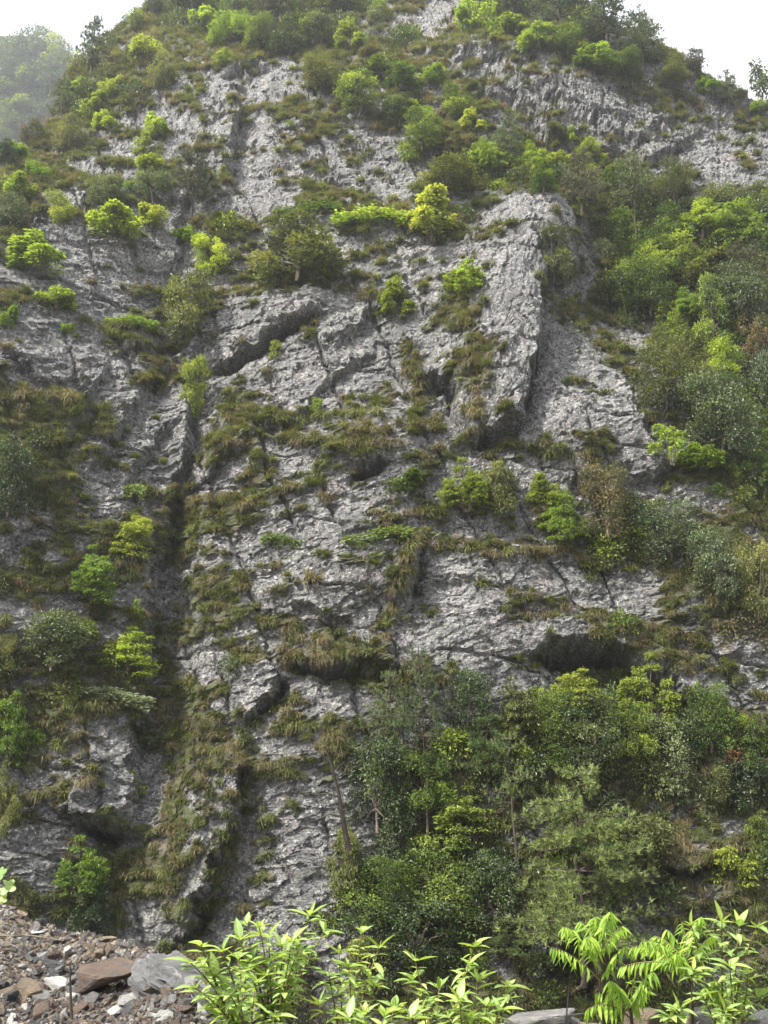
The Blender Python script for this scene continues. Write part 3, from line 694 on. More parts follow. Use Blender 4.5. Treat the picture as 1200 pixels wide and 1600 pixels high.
# top left ridge
PLANTS = [
 (145, 72, 66, 96, 'pine', 'pine', 'lone dark pine standing on the left skyline against white sky'),
 (208, 22, 44, 56, 'sparse', 'mid', 'thin small tree on the skyline right of the lone pine'),
 (240, 12, 40, 40, 'dome', 'dark', 'dark rounded shrub on the skyline just left of the summit trees'),
 (232, 70, 64, 56, 'spray', 'yellow', 'pale yellow green shrub just below the left skyline'),
 (254, 108, 56, 60, 'round', 'olive', 'grey olive shrub below the pale yellow one near the left skyline'),
 (176, 122, 44, 56, 'spray', 'yellow', 'upper of two yellow green shrubs on the slope under the lone pine'),
 (154, 158, 50, 48, 'spray', 'yellow', 'lower of two yellow green shrubs on the slope under the lone pine'),
 (124, 130, 44, 42, 'spray', 'bright', 'small fresh green shrub left of the two yellow ones'),
 (98, 158, 60, 70, 'pine', 'pine', 'hazy low pine on the left edge of the cliff below the lone pine'),
 (166, 187, 48, 34, 'spray', 'bright', 'flat bright green shrub above a small tilted slab at upper left'),
 (110, 205, 58, 62, 'dome', 'olive', 'olive domed shrub with fresh tips left of the small tilted slab'),
 (22, 208, 56, 46, 'spray', 'bright', 'fresh green shrub at the left picture edge below the hazy hill'),
 (52, 200, 50, 44, 'round', 'redolive', 'reddish olive shrub beside the fresh green one at the left edge'),
 (60, 256, 46, 42, 'spray', 'bright', 'upper small bright shrub of a pair near the left edge'),
 (34, 286, 54, 52, 'spray', 'bright', 'lower larger bright shrub of a pair near the left edge'),
 (10, 240, 50, 50, 'dome', 'dark', 'dark shrub at the left edge above the bright pair'),
 (95, 322, 62, 58, 'round', 'yellow', 'yellow olive rounded shrub at left beneath a grassy shelf'),
 (20, 330, 60, 46, 'dome', 'grey', 'grey green shrub at the left edge level with the yellow olive one'),
 (244, 186, 50, 62, 'spray', 'bright', 'bright upright shrub in the upper left, upper one of two touching'),
 (224, 218, 42, 52, 'spray', 'yellow', 'yellow shrub directly under the bright upright one in the upper left'),
 (236, 250, 52, 36, 'spray', 'yellow', 'small yellow green shrub on top of the dark bush at upper left'),
 (204, 284, 30, 26, 'sparse', 'bright', 'tiny vivid shrub between two grey green bushes at upper left'),
 (242, 292, 80, 62, 'dome', 'grey', 'dense dark grey green bush with pale leaf gleam at upper left'),
 (168, 300, 76, 52, 'dome', 'grey', 'broad grey green bush left of the tiny vivid shrub'),
 (180, 342, 84, 52, 'spray', 'bright', 'wide flat bright green shrub below the broad grey bush'),
 (238, 338, 60, 42, 'spray', 'yellow', 'lighter flat shrub right of the wide bright one'),
 (302, 288, 84, 110, 'pine', 'brownpine', 'wispy grey pine in the upper left between grey bush and bare rock'),
 (290, 362, 40, 30, 'spray', 'bright', 'small fresh shrub under the wispy grey pine'),
 (62, 396, 92, 56, 'spray', 'bright', 'pale spreading shrub on the left with grey rock below'),
 (88, 462, 64, 44, 'spray', 'bright', 'low bright shrub below the pale spreading one on the left'),
 (8, 482, 40, 60, 'spray', 'bright', 'bright shrub cut by the left edge, upper one'),
 (104, 516, 34, 30, 'sparse', 'bright', 'tiny green sprig on the left slope'),
 (330, 398, 62, 56, 'round', 'bright', 'compact bright shrub with dark underside above the reddish yellow bush'),
 (288, 474, 88, 100, 'round', 'olive', 'yellow olive bush with reddish side left of the black overhang'),
 (268, 440, 30, 40, 'sparse', 'yellow', 'thin yellow sprig on top of the yellow olive bush'),
 # summit
 (318, 28, 60, 50, 'spray', 'bright', 'bright shrub at the left end of the summit thicket'),
 (366, 40, 84, 54, 'bigspray', 'bright', 'broad bright shrub near the left end of the summit thicket'),
 (350, 84, 40, 36, 'spray', 'yellow', 'small yellowish shrub under the summit thicket on bare rock'),
 (405, 52, 70, 56, 'dome', 'mid', 'green shrub in the lower row of the summit thicket'),
 (455, 62, 84, 62, 'dome', 'dark', 'dark broad shrub at the bottom of the summit thicket'),
 (500, 48, 70, 60, 'dome', 'dark', 'dark shrub left of the yellow summit shrub'),
 (300, -4, 80, 60, 'dome', 'dark', 'dark shrub cut by the top edge at the left of the summit'),
 (372, -14, 90, 90, 'pine', 'pine', 'pine cut by the top edge over the broad bright shrub'),
 (440, 5, 96, 76, 'pine', 'brownpine', 'brownish pine at the top edge in the middle of the summit thicket'),
 (515, 0, 90, 70, 'dome', 'olive', 'olive shrub at the top edge above the yellow summit shrub'),
 (546, 52, 60, 58, 'spray', 'yellow', 'vivid yellow green shrub at the right end of the summit thicket'),
 (575, 82, 40, 30, 'round', 'redolive', 'low reddish shrub right below the vivid yellow summit shrub'),
 (503, 112, 88, 58, 'dome', 'olive', 'rounded olive green bush alone on rock below the summit thicket'),
 (560, 152, 92, 74, 'dome', 'mid', 'large green bush below right of the rounded olive one'),
 (594, 96, 56, 50, 'spray', 'mid', 'green shrub between summit thicket and the long band of bushes'),
 (451, 184, 22, 30, 'sparse', 'bright', 'tiny bright sapling alone on the bare upper rock'),
 # upper right skyline
 (745, 22, 84, 56, 'spray', 'bright', 'vivid bright shrub at the top left end of the skyline row'),
 (792, 40, 70, 50, 'spray', 'mid', 'second shrub of the skyline row, green'),
 (838, 52, 70, 54, 'bigspray', 'bright', 'third shrub of the skyline row, fresh green'),
 (884, 66, 74, 50, 'dome', 'mid', 'fourth shrub of the skyline row, dense green'),
 (930, 82, 70, 48, 'spray', 'bright', 'fifth shrub of the skyline row, bright'),
 (976, 102, 66, 44, 'dome', 'mid', 'last shrub of the skyline row under the tall pines'),
 (800, -10, 110, 90, 'bigpine', 'pine', 'leftmost dark pine over the skyline row'),
 (870, 0, 120, 120, 'bigpine', 'pine', 'second dark pine over the skyline row, cut by the top edge'),
 (942, 18, 120, 130, 'bigpine', 'pine', 'large dark pine over the right part of the skyline row'),
 (1000, 62, 90, 90, 'bigpine', 'pine', 'rightmost dark pine of the skyline clump, leaning out to white sky'),
 (1048, 116, 74, 42, 'dome', 'olive', 'low olive dome shrub on the skyline right of the pines'),
 (1084, 102, 54, 44, 'pine', 'brownpine', 'small grey pine behind the olive dome shrub on the skyline'),
 (1104, 132, 46, 30, 'spray', 'bright', 'small bright shrub right of the olive dome shrub'),
 (1136, 142, 50, 60, 'pine', 'pine', 'hazy small pine at the low end of the skyline'),
 (1186, 106, 64, 104, 'sparse', 'grey', 'tall sparse tree on the skyline at the right picture edge'),
 (1188, 162, 44, 34, 'spray', 'bright', 'vivid low shrub at the foot of the tall sparse skyline tree'),
 # band of bushes running down from the middle to the right
 (626, 112, 66, 64, 'bigspray', 'mid', 'fresh green bush at the top of the diagonal band of bushes'),
 (672, 108, 50, 50, 'spray', 'bright', 'pale green bush right of the topmost one in the diagonal band'),
 (712, 156, 66, 54, 'round', 'mid', 'dark sided green bush under the layered rock overhang'),
 (622, 176, 70, 50, 'dome', 'dark', 'dark bush at the left margin of the diagonal band'),
 (660, 205, 92, 74, 'dome', 'mid', 'large rounded green bush at the left margin of the band'),
 (648, 176, 64, 40, 'spray', 'bright', 'bright crest bush on top of the large rounded one'),
 (708, 218, 58, 60, 'spray', 'redolive', 'bright bush with reddish shoots right of the large rounded one'),
 (735, 186, 50, 42, 'spray', 'yellow', 'yellowish bush above the reddish one'),
 (758, 236, 74, 90, 'bigspray', 'bright', 'most vivid green bush in the middle of the band'),
 (796, 222, 66, 100, 'pine', 'pine', 'greyish pine right behind the most vivid bush'),
 (836, 240, 60, 84, 'bigspray', 'bright', 'bright tree with a thin upright trunk right of the greyish pine'),
 (872, 246, 54, 44, 'spray', 'yellow', 'yellow green bush under the layered dark rock'),
 (897, 206, 30, 40, 'sparse', 'bright', 'pale small tree top against the dark layered rock'),
 (922, 244, 62, 54, 'round', 'yellow', 'yellowish crowned bush under the dark rock'),
 (905, 292, 92, 96, 'pine', 'brownpine', 'brownish thin pine right above the rock pinnacle'),
 (848, 285, 62, 40, 'dome', 'mid', 'green bush behind the top of the rock pinnacle'),
 (968, 268, 70, 66, 'bigspray', 'mid', 'light green airy tree below the dark layered rock'),
 (988, 318, 110, 130, 'tallpine', 'pine', 'dark pine with forked bare trunk right of the pinnacle'),
 (1052, 284, 88, 74, 'big', 'olive', 'olive rounded bush at the foot of the white upper right rock'),
 (985, 352, 36, 30, 'sparse', 'yellow', 'yellow sprig glowing behind the forked trunk'),
 (1094, 338, 76, 78, 'bigspray', 'bright', 'bright bush, left of two at the right edge of the band'),
 (1152, 350, 86, 96, 'bigspray', 'bright', 'bright bush, right of two at the right edge of the band'),
 (1200, 372, 60, 90, 'bigspray', 'mid', 'green bush cut by the right edge beside the bright pair'),
 (1030, 356, 76, 64, 'dome', 'mid', 'green bush between the forked pine and the bright pair'),
 (1040, 408, 90, 66, 'round', 'mid', 'mixed green bush under the bright pair'),
 (1096, 414, 86, 60, 'spray', 'olive', 'flat topped olive bush right of the mixed green one'),
 (1160, 430, 110, 80, 'pine', 'brownpine', 'brownish spreading pine at the right edge above the grey bush'),
 (700, 284, 122, 58, 'dome', 'olive', 'wide olive dome bush on the shoulder left of the pinnacle'),
 (676, 332, 84, 96, 'spray', 'yellow', 'upright yellow green shrub with pinkish stems below the wide dome'),
 (862, 402, 80, 80, 'dome', 'olive', 'olive bush on the right flank of the pinnacle'),
 (726, 424, 60, 58, 'spray', 'bright', 'pale bright shrub on the head of the pale buttress'),
 (616, 462, 58, 62, 'spray', 'yellow', 'yellowish shrub left of the pale buttress'),
 (975, 462, 92, 60, 'dome', 'dark', 'dark bush at the lower left of the right thicket'),
 (1012, 452, 110, 90, 'big', 'mid', 'big bright topped bush in the lower part of the right thicket'),
 (1072, 474, 60, 70, 'bigspray', 'bright', 'fresh bush between the big one and the cone shaped tree'),
 (1112, 486, 74, 116, 'cone', 'mid', 'vivid cone shaped small tree in the right thicket'),
 (1152, 462, 100, 86, 'big', 'grey', 'grey green dull bush behind the cone shaped tree'),
 (1182, 528, 76, 90, 'round', 'redolive', 'reddish grey bush right of the cone shaped tree'),
 (1036, 588, 116, 104, 'big', 'olive', 'big olive dome bush hanging at the edge of the bright slab'),
 (1126, 572, 76, 66, 'dome', 'bright', 'compact bright topped bush below the cone shaped tree'),
 (1096, 612, 80, 70, 'round', 'olive', 'olive bush right of the big olive dome'),
 (1196, 604, 56, 100, 'dome', 'grey', 'grey green bush cut by the right edge'),
 (1118, 652, 136, 116, 'big', 'grey', 'large silvery green bush with bare stems at right'),
 (1046, 688, 64, 74, 'sparse', 'bright', 'loose bright sapling left of the large silvery bush'),
 (1092, 706, 70, 60, 'spray', 'bright', 'fresh shrub under the large silvery bush'),
 (1188, 728, 60, 92, 'bigspray', 'bright', 'vivid bush at the right edge below the silvery one'),
 # overhang and middle
 (468, 404, 150, 84, 'dome', 'olive', 'wide dull olive bush above the black overhang'),
 (428, 398, 66, 110, 'tallpine', 'brownpine', 'thin leaning dark pine at the left of the wide dull bush'),
 (516, 426, 36, 24, 'sparse', 'bright', 'small vivid sprig at the right end of the wide dull bush'),
 (428, 528, 26, 60, 'sparse', 'yellow', 'thin yellow shoot hanging in front of the black overhang'),
 (302, 598, 52, 84, 'round', 'yellow', 'yellow topped bush in the vertical gully below the overhang'),
 (496, 630, 26, 34, 'sparse', 'bright', 'tiny bright sapling on the high narrow ledge'),
 (16, 748, 90, 122, 'big', 'dark', 'large dark round evergreen at the left picture edge'),
 (196, 772, 64, 40, 'vine', 'mid', 'green creeper on the ledge above the bright gully shrub'),
 (120, 766, 46, 36, 'sparse', 'mid', 'sparse green sprig right of the round evergreen'),
 (632, 742, 62, 56, 'spray', 'mid', 'light green shrub below the arched hollow'),
 (728, 756, 82, 84, 'bigspray', 'yellow', 'bright yellow green shrub under the dark ledge of the buttress'),
 (778, 766, 64, 84, 'dome', 'olive', 'dull dark bush right of the yellow green one under the buttress'),
 (850, 762, 50, 60, 'spray', 'yellow', 'yellow airy shrub left of the vivid one below the bright slab'),
 (880, 798, 74, 84, 'bigspray', 'bright', 'vivid emerald shrub below the bright slab'),
 (946, 780, 94, 108, 'big', 'redolive', 'reddish olive domed bush below the bright slab'),
 (1000, 806, 60, 70, 'dome', 'dark', 'dark bush between the reddish dome and the silver one'),
 (1044, 830, 104, 86, 'big', 'grey', 'silver green bush right of the reddish dome'),
 (1116, 878, 88, 92, 'big', 'grey', 'pale silver green bush lower right of the first silver one'),
 (1182, 906, 84, 116, 'big', 'olive', 'olive bush with reddish top at the right edge of the mid cliff'),
 (1168, 990, 90, 90, 'vine', 'redolive', 'dark reddish creeper hanging under the right edge bush'),
 # left gully
 (210, 836, 82, 88, 'bigspray', 'yellow', 'brilliant yellow green bush at the head of the dark gully'),
 (150, 892, 76, 92, 'bigspray', 'bright', 'bright loose bush left below the brilliant gully bush'),
 (214, 940, 34, 76, 'sparse', 'bright', 'narrow bright shoot in the gully under the brilliant bush'),
 (204, 1010, 84, 76, 'bigspray', 'bright', 'bright bush low in the dark gully'),
 (86, 1004, 108, 78, 'dome', 'grey', 'grey green bush left of the dark gully'),
 (134, 978, 40, 36, 'spray', 'yellow', 'small yellow shrub at the right end of the grey gully bush'),
 (12, 1130, 64, 120, 'bigspray', 'bright', 'bright bush cut by the left edge, lower one'),
 (6, 1020, 40, 60, 'round', 'olive', 'olive bush cut by the left edge above the lower bright one'),
 (112, 1066, 34, 60, 'sparse', 'mid', 'climbing green sprig above the square block'),
 (176, 1092, 120, 44, 'vine', 'grey', 'grey green creeper along the top of the square block'),
 (232, 1142, 46, 44, 'spray', 'grey', 'small grey green shrub in the gully beside the square block'),
 (214, 1222, 44, 50, 'sparse', 'bright', 'small bright sprig on the right edge of the square block'),
 (8, 1256, 50, 90, 'round', 'olive', 'dull olive bush at the left edge beside the square block'),
 (130, 1352, 82, 96, 'bigspray', 'bright', 'bright fine leaved bush in the shade under the square block'),
 (140, 1420, 70, 76, 'dome', 'dark', 'dark foliage below the bright bush behind the rubble heap'),
 # creepers
 (480, 326, 120, 44, 'vine', 'mid', 'left part of the green creeper mat on the high slope'),
 (585, 342, 130, 40, 'vine', 'bright', 'right part of the green creeper mat below the wide dome bush'),
 (446, 848, 76, 34, 'vine', 'mid', 'small green creeper on bare pale rock in the middle'),
 (590, 838, 110, 34, 'vine', 'mid', 'green creeper strip left of the thin ledge'),
 (205, 505, 84, 30, 'vine', 'bright', 'bright green creeper along the slanting ledge at left'),
 (550, 700, 90, 26, 'vine', 'olive', 'thin olive creeper above the bright central slab'),
 # thicket at the cave
 (738, 1090, 80, 80, 'big', 'dark', 'leftmost bush below the cave, dull green'),
 (804, 1098, 74, 100, 'bigspray', 'olive', 'yellowish upright bush second from the left below the cave'),
 (856, 1120, 74, 80, 'big', 'mid', 'pale green bush in front of the left part of the cave'),
 (900, 1078, 84, 76, 'bigspray', 'yellow', 'yellow topped bush in front of the middle of the cave'),
 (924, 1136, 112, 96, 'big', 'dark', 'deep green bush below the yellow topped one'),
 (1010, 1072, 94, 112, 'bigspray', 'yellow', 'tall bright bush at the right end of the cave'),
 (984, 1142, 80, 70, 'big', 'mid', 'pale leaved bush under the tall bright one'),
 (1050, 1164, 88, 90, 'big', 'grey', 'grey leaved bush right of the pale one'),
 (1108, 1118, 84, 96, 'big', 'mid', 'pale green bush below the white rock face at right'),
 (1138, 1168, 50, 46, 'sparse', 'red', 'red brown leaved shrub among the right thicket'),
 (1186, 1152, 70, 90, 'bigspray', 'mid', 'light green bush at the right edge above the red brown shrub'),
 (1170, 1220, 80, 70, 'dome', 'dark', 'dark bush at the right edge under the red brown shrub'),
 (1046, 1225, 54, 70, 'spray', 'grey', 'hanging pale leaved shrub over the dark wall below the cave'),
 (1120, 1230, 60, 60, 'round', 'olive', 'olive bush left of the dark right edge bush'),
 (870, 1185, 70, 46, 'dome', 'mid', 'low hanging bush at the bottom left of the cave thicket'),
 (1140, 1330, 70, 80, 'spray', 'yellow', 'pale yellow green shrub low at the right over the rock shelf'),
 (1188, 1300, 50, 80, 'bigspray', 'mid', 'green shrub cut by the right edge above the road shoulder'),
 # lower middle wood
 (590, 1226, 116, 124, 'big', 'dark', 'large dark glossy bush at the top left of the lower wood'),
 (668, 1215, 92, 84, 'big', 'mid', 'dull green bush right of the large dark glossy one'),
 (626, 1296, 80, 80, 'big', 'grey', 'pale leaved bush in the middle of the lower wood'),
 (730, 1270, 110, 90, 'bigspray', 'mid', 'fresh green low tree in the middle of the lower wood'),
 (690, 1370, 150, 120, 'big', 'mid', 'broad pure green bush in the heart of the lower wood'),
 (596, 1392, 120, 90, 'big', 'mid', 'green bush at the lower left of the lower wood'),
 (540, 1350, 66, 110, 'round', 'olive', 'olive shrub at the left border of the lower wood'),
 (572, 1372, 50, 44, 'spray', 'redolive', 'small reddish shrub beside the olive border shrub'),
 (650, 1450, 150, 90, 'big', 'dark', 'dark bush at the foot of the lower wood'),
 (770, 1390, 100, 110, 'big', 'dark', 'dark bush left of the big pale pine'),
 (760, 1180, 110, 110, 'pine', 'paleneedle', 'yellowish pine top right of the thin upright pines'),
 (600, 1165, 110, 210, 'tallpine', 'pine', 'tall thin pine with curved trunk, left of two in the lower wood'),
 (668, 1160, 130, 260, 'tallpine', 'pine', 'tall thin pine, right of two in the lower wood'),
 (806, 1260, 130, 200, 'tallpine', 'paleneedle', 'pine with bare reddish trunk between the wood and big pale pine'),
 (900, 1366, 290, 280, 'bigpine', 'paleneedle', 'big spreading pale green pine at the foot of the cliff'),
 (1000, 1330, 120, 90, 'dome', 'olive', 'dull bush behind the right side of the big pale pine'),
 (795, 1468, 110, 60, 'bigpine', 'paleneedle', 'low pale pine bough bush at the foot of the lower wood'),
 (462, 1540, 100, 96, 'dome', 'redolive', 'round brownish heath bush behind the foreground saplings'),
 (570, 1510, 80, 80, 'dome', 'olive', 'olive bush at the cliff foot behind the middle saplings'),
 (855, 1562, 60, 44, 'pine', 'paleneedle', 'small young pine beside the black hollow at the bottom'),
]
for q in PLANTS: plant(*q)

# tangled low undergrowth between the bushes
def clump_mesh(seed, mat):
    g = np.random.default_rng(seed); n = 420; d = unit(g.normal(0, 1, (n, 3))+np.array([0, -.3, .5])); p = d*(g.random(n)**.5*.5)[:, None]*np.array([1, .8, .75])
    p += np.sin(p[:, [1, 2, 0]]*9)*.05; V_, F_, T_ = leaves(p, unit(d+g.normal(0, .6, (n, 3))), unit(np.array([0, -.2, 1.])+g.normal(0, .4, (n, 3))), .095, g.random(n)*.9, g, .45)
    return np_mesh('undergrowth_clump', V_, F_, M[mat], False, T_)
und = []
for k, (mt, u, v, lb) in enumerate([('mid', 520, 1440, 'small green leafy clump at the cliff foot left of the lower wood'), ('olive', 1010, 1190, 'small olive leafy clump under the cave thicket'),
                                    ('dark', 60, 690, 'small dark leafy clump above the round evergreen at the left edge'), ('bright', 640, 250, 'small bright leafy clump at the left margin of the bush band'), ('grey', 830, 1200, 'small grey leafy clump at the left of the dark wall below the cave')]):
    p, _ = hit(u, v); o = link('leafy_clump', clump_mesh(3000+k, mt), None, p+Vector((0, -.1, 0))); o.scale = (.9, .9, .9); tag(o, lb, 'undergrowth'); und.append(o)
cw = np.clip(cov[gi, gj]-.60, 0, 1)**1.3*area_w*np.where((U[gi, gj] < 340) & (V[gi, gj] > 520), .12, np.where((U[gi, gj] < 640) & (V[gi, gj] < 460) & (V[gi, gj] > 40), .15, np.where((U[gi, gj] > 690) & (V[gi, gj] > 95) & (V[gi, gj] < 250), .1, np.where(V[gi, gj] > 1050, .45, 1))))
pk = RNG.choice(len(gi), 1500, replace=False, p=cw/cw.sum()); up_ = grid[gi[pk], gj[pk]]+np.array([0, -.05, 0])
um = bpy.data.meshes.new('undergrowth'); um.vertices.add(len(up_)); um.vertices.foreach_set('co', up_.astype(np.float32).ravel())
rn_ = RNG.random(len(up_)); uk = np.where(rn_ < .30, 0, np.where(rn_ < .55, 1, np.where(rn_ < .78, 2, np.where(rn_ < .86, 3, 4))))
q = um.attributes.new('idx', 'INT', 'POINT'); q.data.foreach_set('value', uk.astype(np.int32))
q = um.attributes.new('size', 'FLOAT', 'POINT'); q.data.foreach_set('value', (RNG.uniform(.45, 1.25, len(up_))*(.7+.4*T[gi[pk], gj[pk]]/35)).astype(np.float32))
q = um.attributes.new('turn', 'FLOAT_VECTOR', 'POINT'); q.data.foreach_set('vector', np.stack([RNG.uniform(-.4, .4, len(up_)), RNG.uniform(-.4, .4, len(up_)), RNG.uniform(-3, 3, len(up_))], -1).astype(np.float32).ravel())
scatter(tag(link('undergrowth', um), 'tangled low leafy undergrowth between the bushes', 'undergrowth', kind='stuff'), dict(enumerate(und)), 'undergrowth_scatter')

# dead leaning trunk at the left of the lower wood
def dead_tree():
    a, _ = hit(545, 1325); d = depth_of(a)-.9; a = at(545, 1328, d)
    e = link('dead_tree', None, None, a)
    pts = [(545, 1328), (536, 1280), (528, 1235), (519, 1200), (509, 1168)]
    ch = [(at(u, v, d)-a, .065-.011*k) for k, (u, v) in enumerate(pts)]
    link('trunk', tubes([ch], M['bark'], 'trunk', 7), e)
    for (u0, v0), (u1, v1), (u2, v2) in (((530, 1245), (512, 1240), (487, 1242)), ((530, 1275), (515, 1272), (490, 1283)), ((524, 1218), (540, 1205), (548, 1185))):
        link('branch', tubes([[(at(u0, v0, d)-a, .022), (at(u1, v1, d-.1)-a, .016), (at(u2, v2, d-.25)-a, .008)]], M['bark'], 'branch'), e)
    tag(e, 'bare thin dead trunk leaning left beside the lower wood', 'dead tree')
dead_tree()
p0 = at(880, 1562, 21.5); st = link('fallen_branch', tubes([[(Vector((0, 0, 0)), .05), (at(905, 1545, 21.3)-p0, .045), (at(930, 1522, 21.0)-p0, .03)]], M['twig'], 'fallen_branch', 6), None, p0)
tag(st, 'grey fallen branch slanting out of the black hollow at the bottom', 'branch')

# ------------------------------------------------------------------ hazy hill behind, upper left
hx, hy = np.meshgrid(np.linspace(-110, 40, 70), np.linspace(0, 1, 30))
def hill_pt(u, t):
    vt = np.interp(u, [-300, -100, 0, 60, 110, 200, 320], [0, 30, 62, 70, 96, 190, 330])
    v = 620+(vt-620)*t; a, b, c = rays(u, v); dep = 120+25*t; return a*dep, b*dep, c*dep
ug, tg = np.meshgrid(np.linspace(-320, 330, 80), np.linspace(0, 1, 40))
hxx, hyy, hzz = hill_pt(ug, tg); bump_ = fbm(hxx*.09, hzz*.09, 5, 4)*3; hyy = hyy-bump_
hv = np.stack([hxx, hyy, hzz], -1)
back = hv[-1].copy(); back[:, 1] += 40; back[:, 2] -= 10; hv = np.concatenate([hv, back[None]], 0)
ih = np.arange(hv.shape[0]*80).reshape(-1, 80)
hm = np_mesh('hill', hv.reshape(-1, 3), np.stack([ih[:-1, :-1], ih[:-1, 1:], ih[1:, 1:], ih[1:, :-1]], -1).reshape(-1, 4),
             plain_material('wooded_hill_soil', (.035, .05, .02), (.07, .085, .03), .4, .95), True)
tag(link('hill', hm), 'hazy wooded hill far behind at the upper left', kind='structure')
HT = [(14, 82, 60, 60, 'big', 'dark', 'hazy dark tree on the far hill crest at the left edge'), (52, 74, 56, 60, 'big', 'dark', 'hazy tree second on the far hill crest'),
      (92, 90, 54, 56, 'big', 'mid', 'hazy tree third on the far hill crest'), (122, 116, 44, 56, 'big', 'dark', 'hazy tree at the right end of the far hill crest'),
      (8, 130, 60, 60, 'big', 'dark', 'dim tree below the crest of the far hill at the left edge'), (40, 120, 60, 56, 'bigspray', 'mid', 'pale green hazy tree on the upper far hill'),
      (80, 132, 60, 56, 'big', 'dark', 'dim dark tree on the far hill right of the pale one'), (112, 160, 56, 56, 'big', 'mid', 'dim green tree on the far hill near the cliff edge'),
      (30, 170, 60, 56, 'bigspray', 'mid', 'pale green hazy tree low on the far hill'), (70, 178, 60, 60, 'big', 'dark', 'dim dark tree low on the far hill'),
      (-10, 185, 60, 60, 'big', 'mid', 'dim tree low on the far hill cut by the left edge'), (100, 205, 56, 56, 'big', 'dark', 'lowest dim tree on the far hill beside the cliff')]
for u, v, wp, hp, kd, mt, lb in HT:
    t_ = np.clip((620-v)/(620-np.interp(u, [-300, -100, 0, 60, 110, 200, 320], [0, 30, 62, 70, 96, 190, 330])), 0, 1)
    d_ = 120+25*t_-5
    wp *= 1.45; hp *= 1.2
    plant(u, v, wp, hp, kd, mt, lb, 'tree', 'tree', 'hazy trees on the far hill', at(u, v+hp*.45, d_), .0)
# ------------------------------------------------------------------ foreground: rubble bank at the road shoulder
FU = [-200, 0, 60, 130, 200, 240, 280, 330, 380, 430, 600, 790, 830, 900, 1000, 1100, 1200, 1400]
FV = [1380, 1408, 1438, 1452, 1472, 1482, 1520, 1562, 1592, 1640, 1660, 1640, 1600, 1602, 1612, 1604, 1600, 1590]
FD = [7.4, 7.0, 6.9, 6.7, 6.4, 6.1, 5.7, 5.4, 5.2, 5.1, 5.2, 5.4, 5.6, 5.7, 5.7, 5.6, 5.5, 5.5]
nu2, nv2 = 260, 90
fu = np.linspace(-200, 1400, nu2); ft = np.linspace(0, 1, nv2)
fvt = np.interp(fu, FU, FV); fd = np.interp(fu, FU, FD)
Ug = np.repeat(fu[None], nv2, 0); Vg = 1800+(fvt[None]-1800)*ft[:, None]; Dg = 3.3+(fd[None]-3.3)*ft[:, None]**1.0
ax_, ay_, az_ = rays(Ug, Vg)
mg = np.stack([ax_*Dg, ay_*Dg, az_*Dg], -1)
mg[..., 2] += .10*(fbm(mg[..., 0]*2.5, mg[..., 1]*2.5, 3, 4)-.5) + .03*facets(mg[..., 0]*7, mg[..., 1]*7, 21, 1.2)
rows = []
for yy, zz in ((-4, -1.55), (1.0, -1.5), (2.4, -1.42)):
    q = mg[0].copy(); q[:, 0] *= 1.0+.5*(2.4-yy)/2.4; q[:, 1] = yy; q[:, 2] = zz; rows.append(q)
bk = []
for k in range(1, 14):
    q = mg[-1].copy(); q[:, 1] += .12*k+.02*k*k; q[:, 2] -= .05*k+.035*k*k*1.4; q[:, 2] += .12*(fbm(q[:, 0]*2, q[:, 1]*2, 8, 3)-.5); bk.append(q)
q = bk[-1].copy(); q[:, 1] += 2.0; q[:, 2] = -13.3; bk.append(q)
mf = np.concatenate([np.stack(rows), mg, np.stack(bk)], 0); im = np.arange(mf.shape[0]*nu2).reshape(-1, nu2)
FQ = np.stack([im[:-1, :-1], im[:-1, 1:], im[1:, 1:], im[1:, :-1]], -1).reshape(-1, 4)
bank = link('rubble_bank', np_mesh('rubble_bank', mf.reshape(-1, 3), FQ, plain_material('gravelly_soil', (.08, .065, .048), (.20, .165, .12), 22, .95, .8, .02)))
tag(bank, 'bank of broken slate rubble at the road edge', kind='structure')
BM = BVHTree.FromPolygons([Vector(p) for p in mf.reshape(-1, 3)], FQ.tolist())
def hitb(u, v):
    for dv in range(0, 300, 3):
        h = BM.ray_cast(Vector((0, 0, 0)), ray(u, v+dv).normalized())
        if h[0] is not None: return h[0]
    return at(u, v, 5)
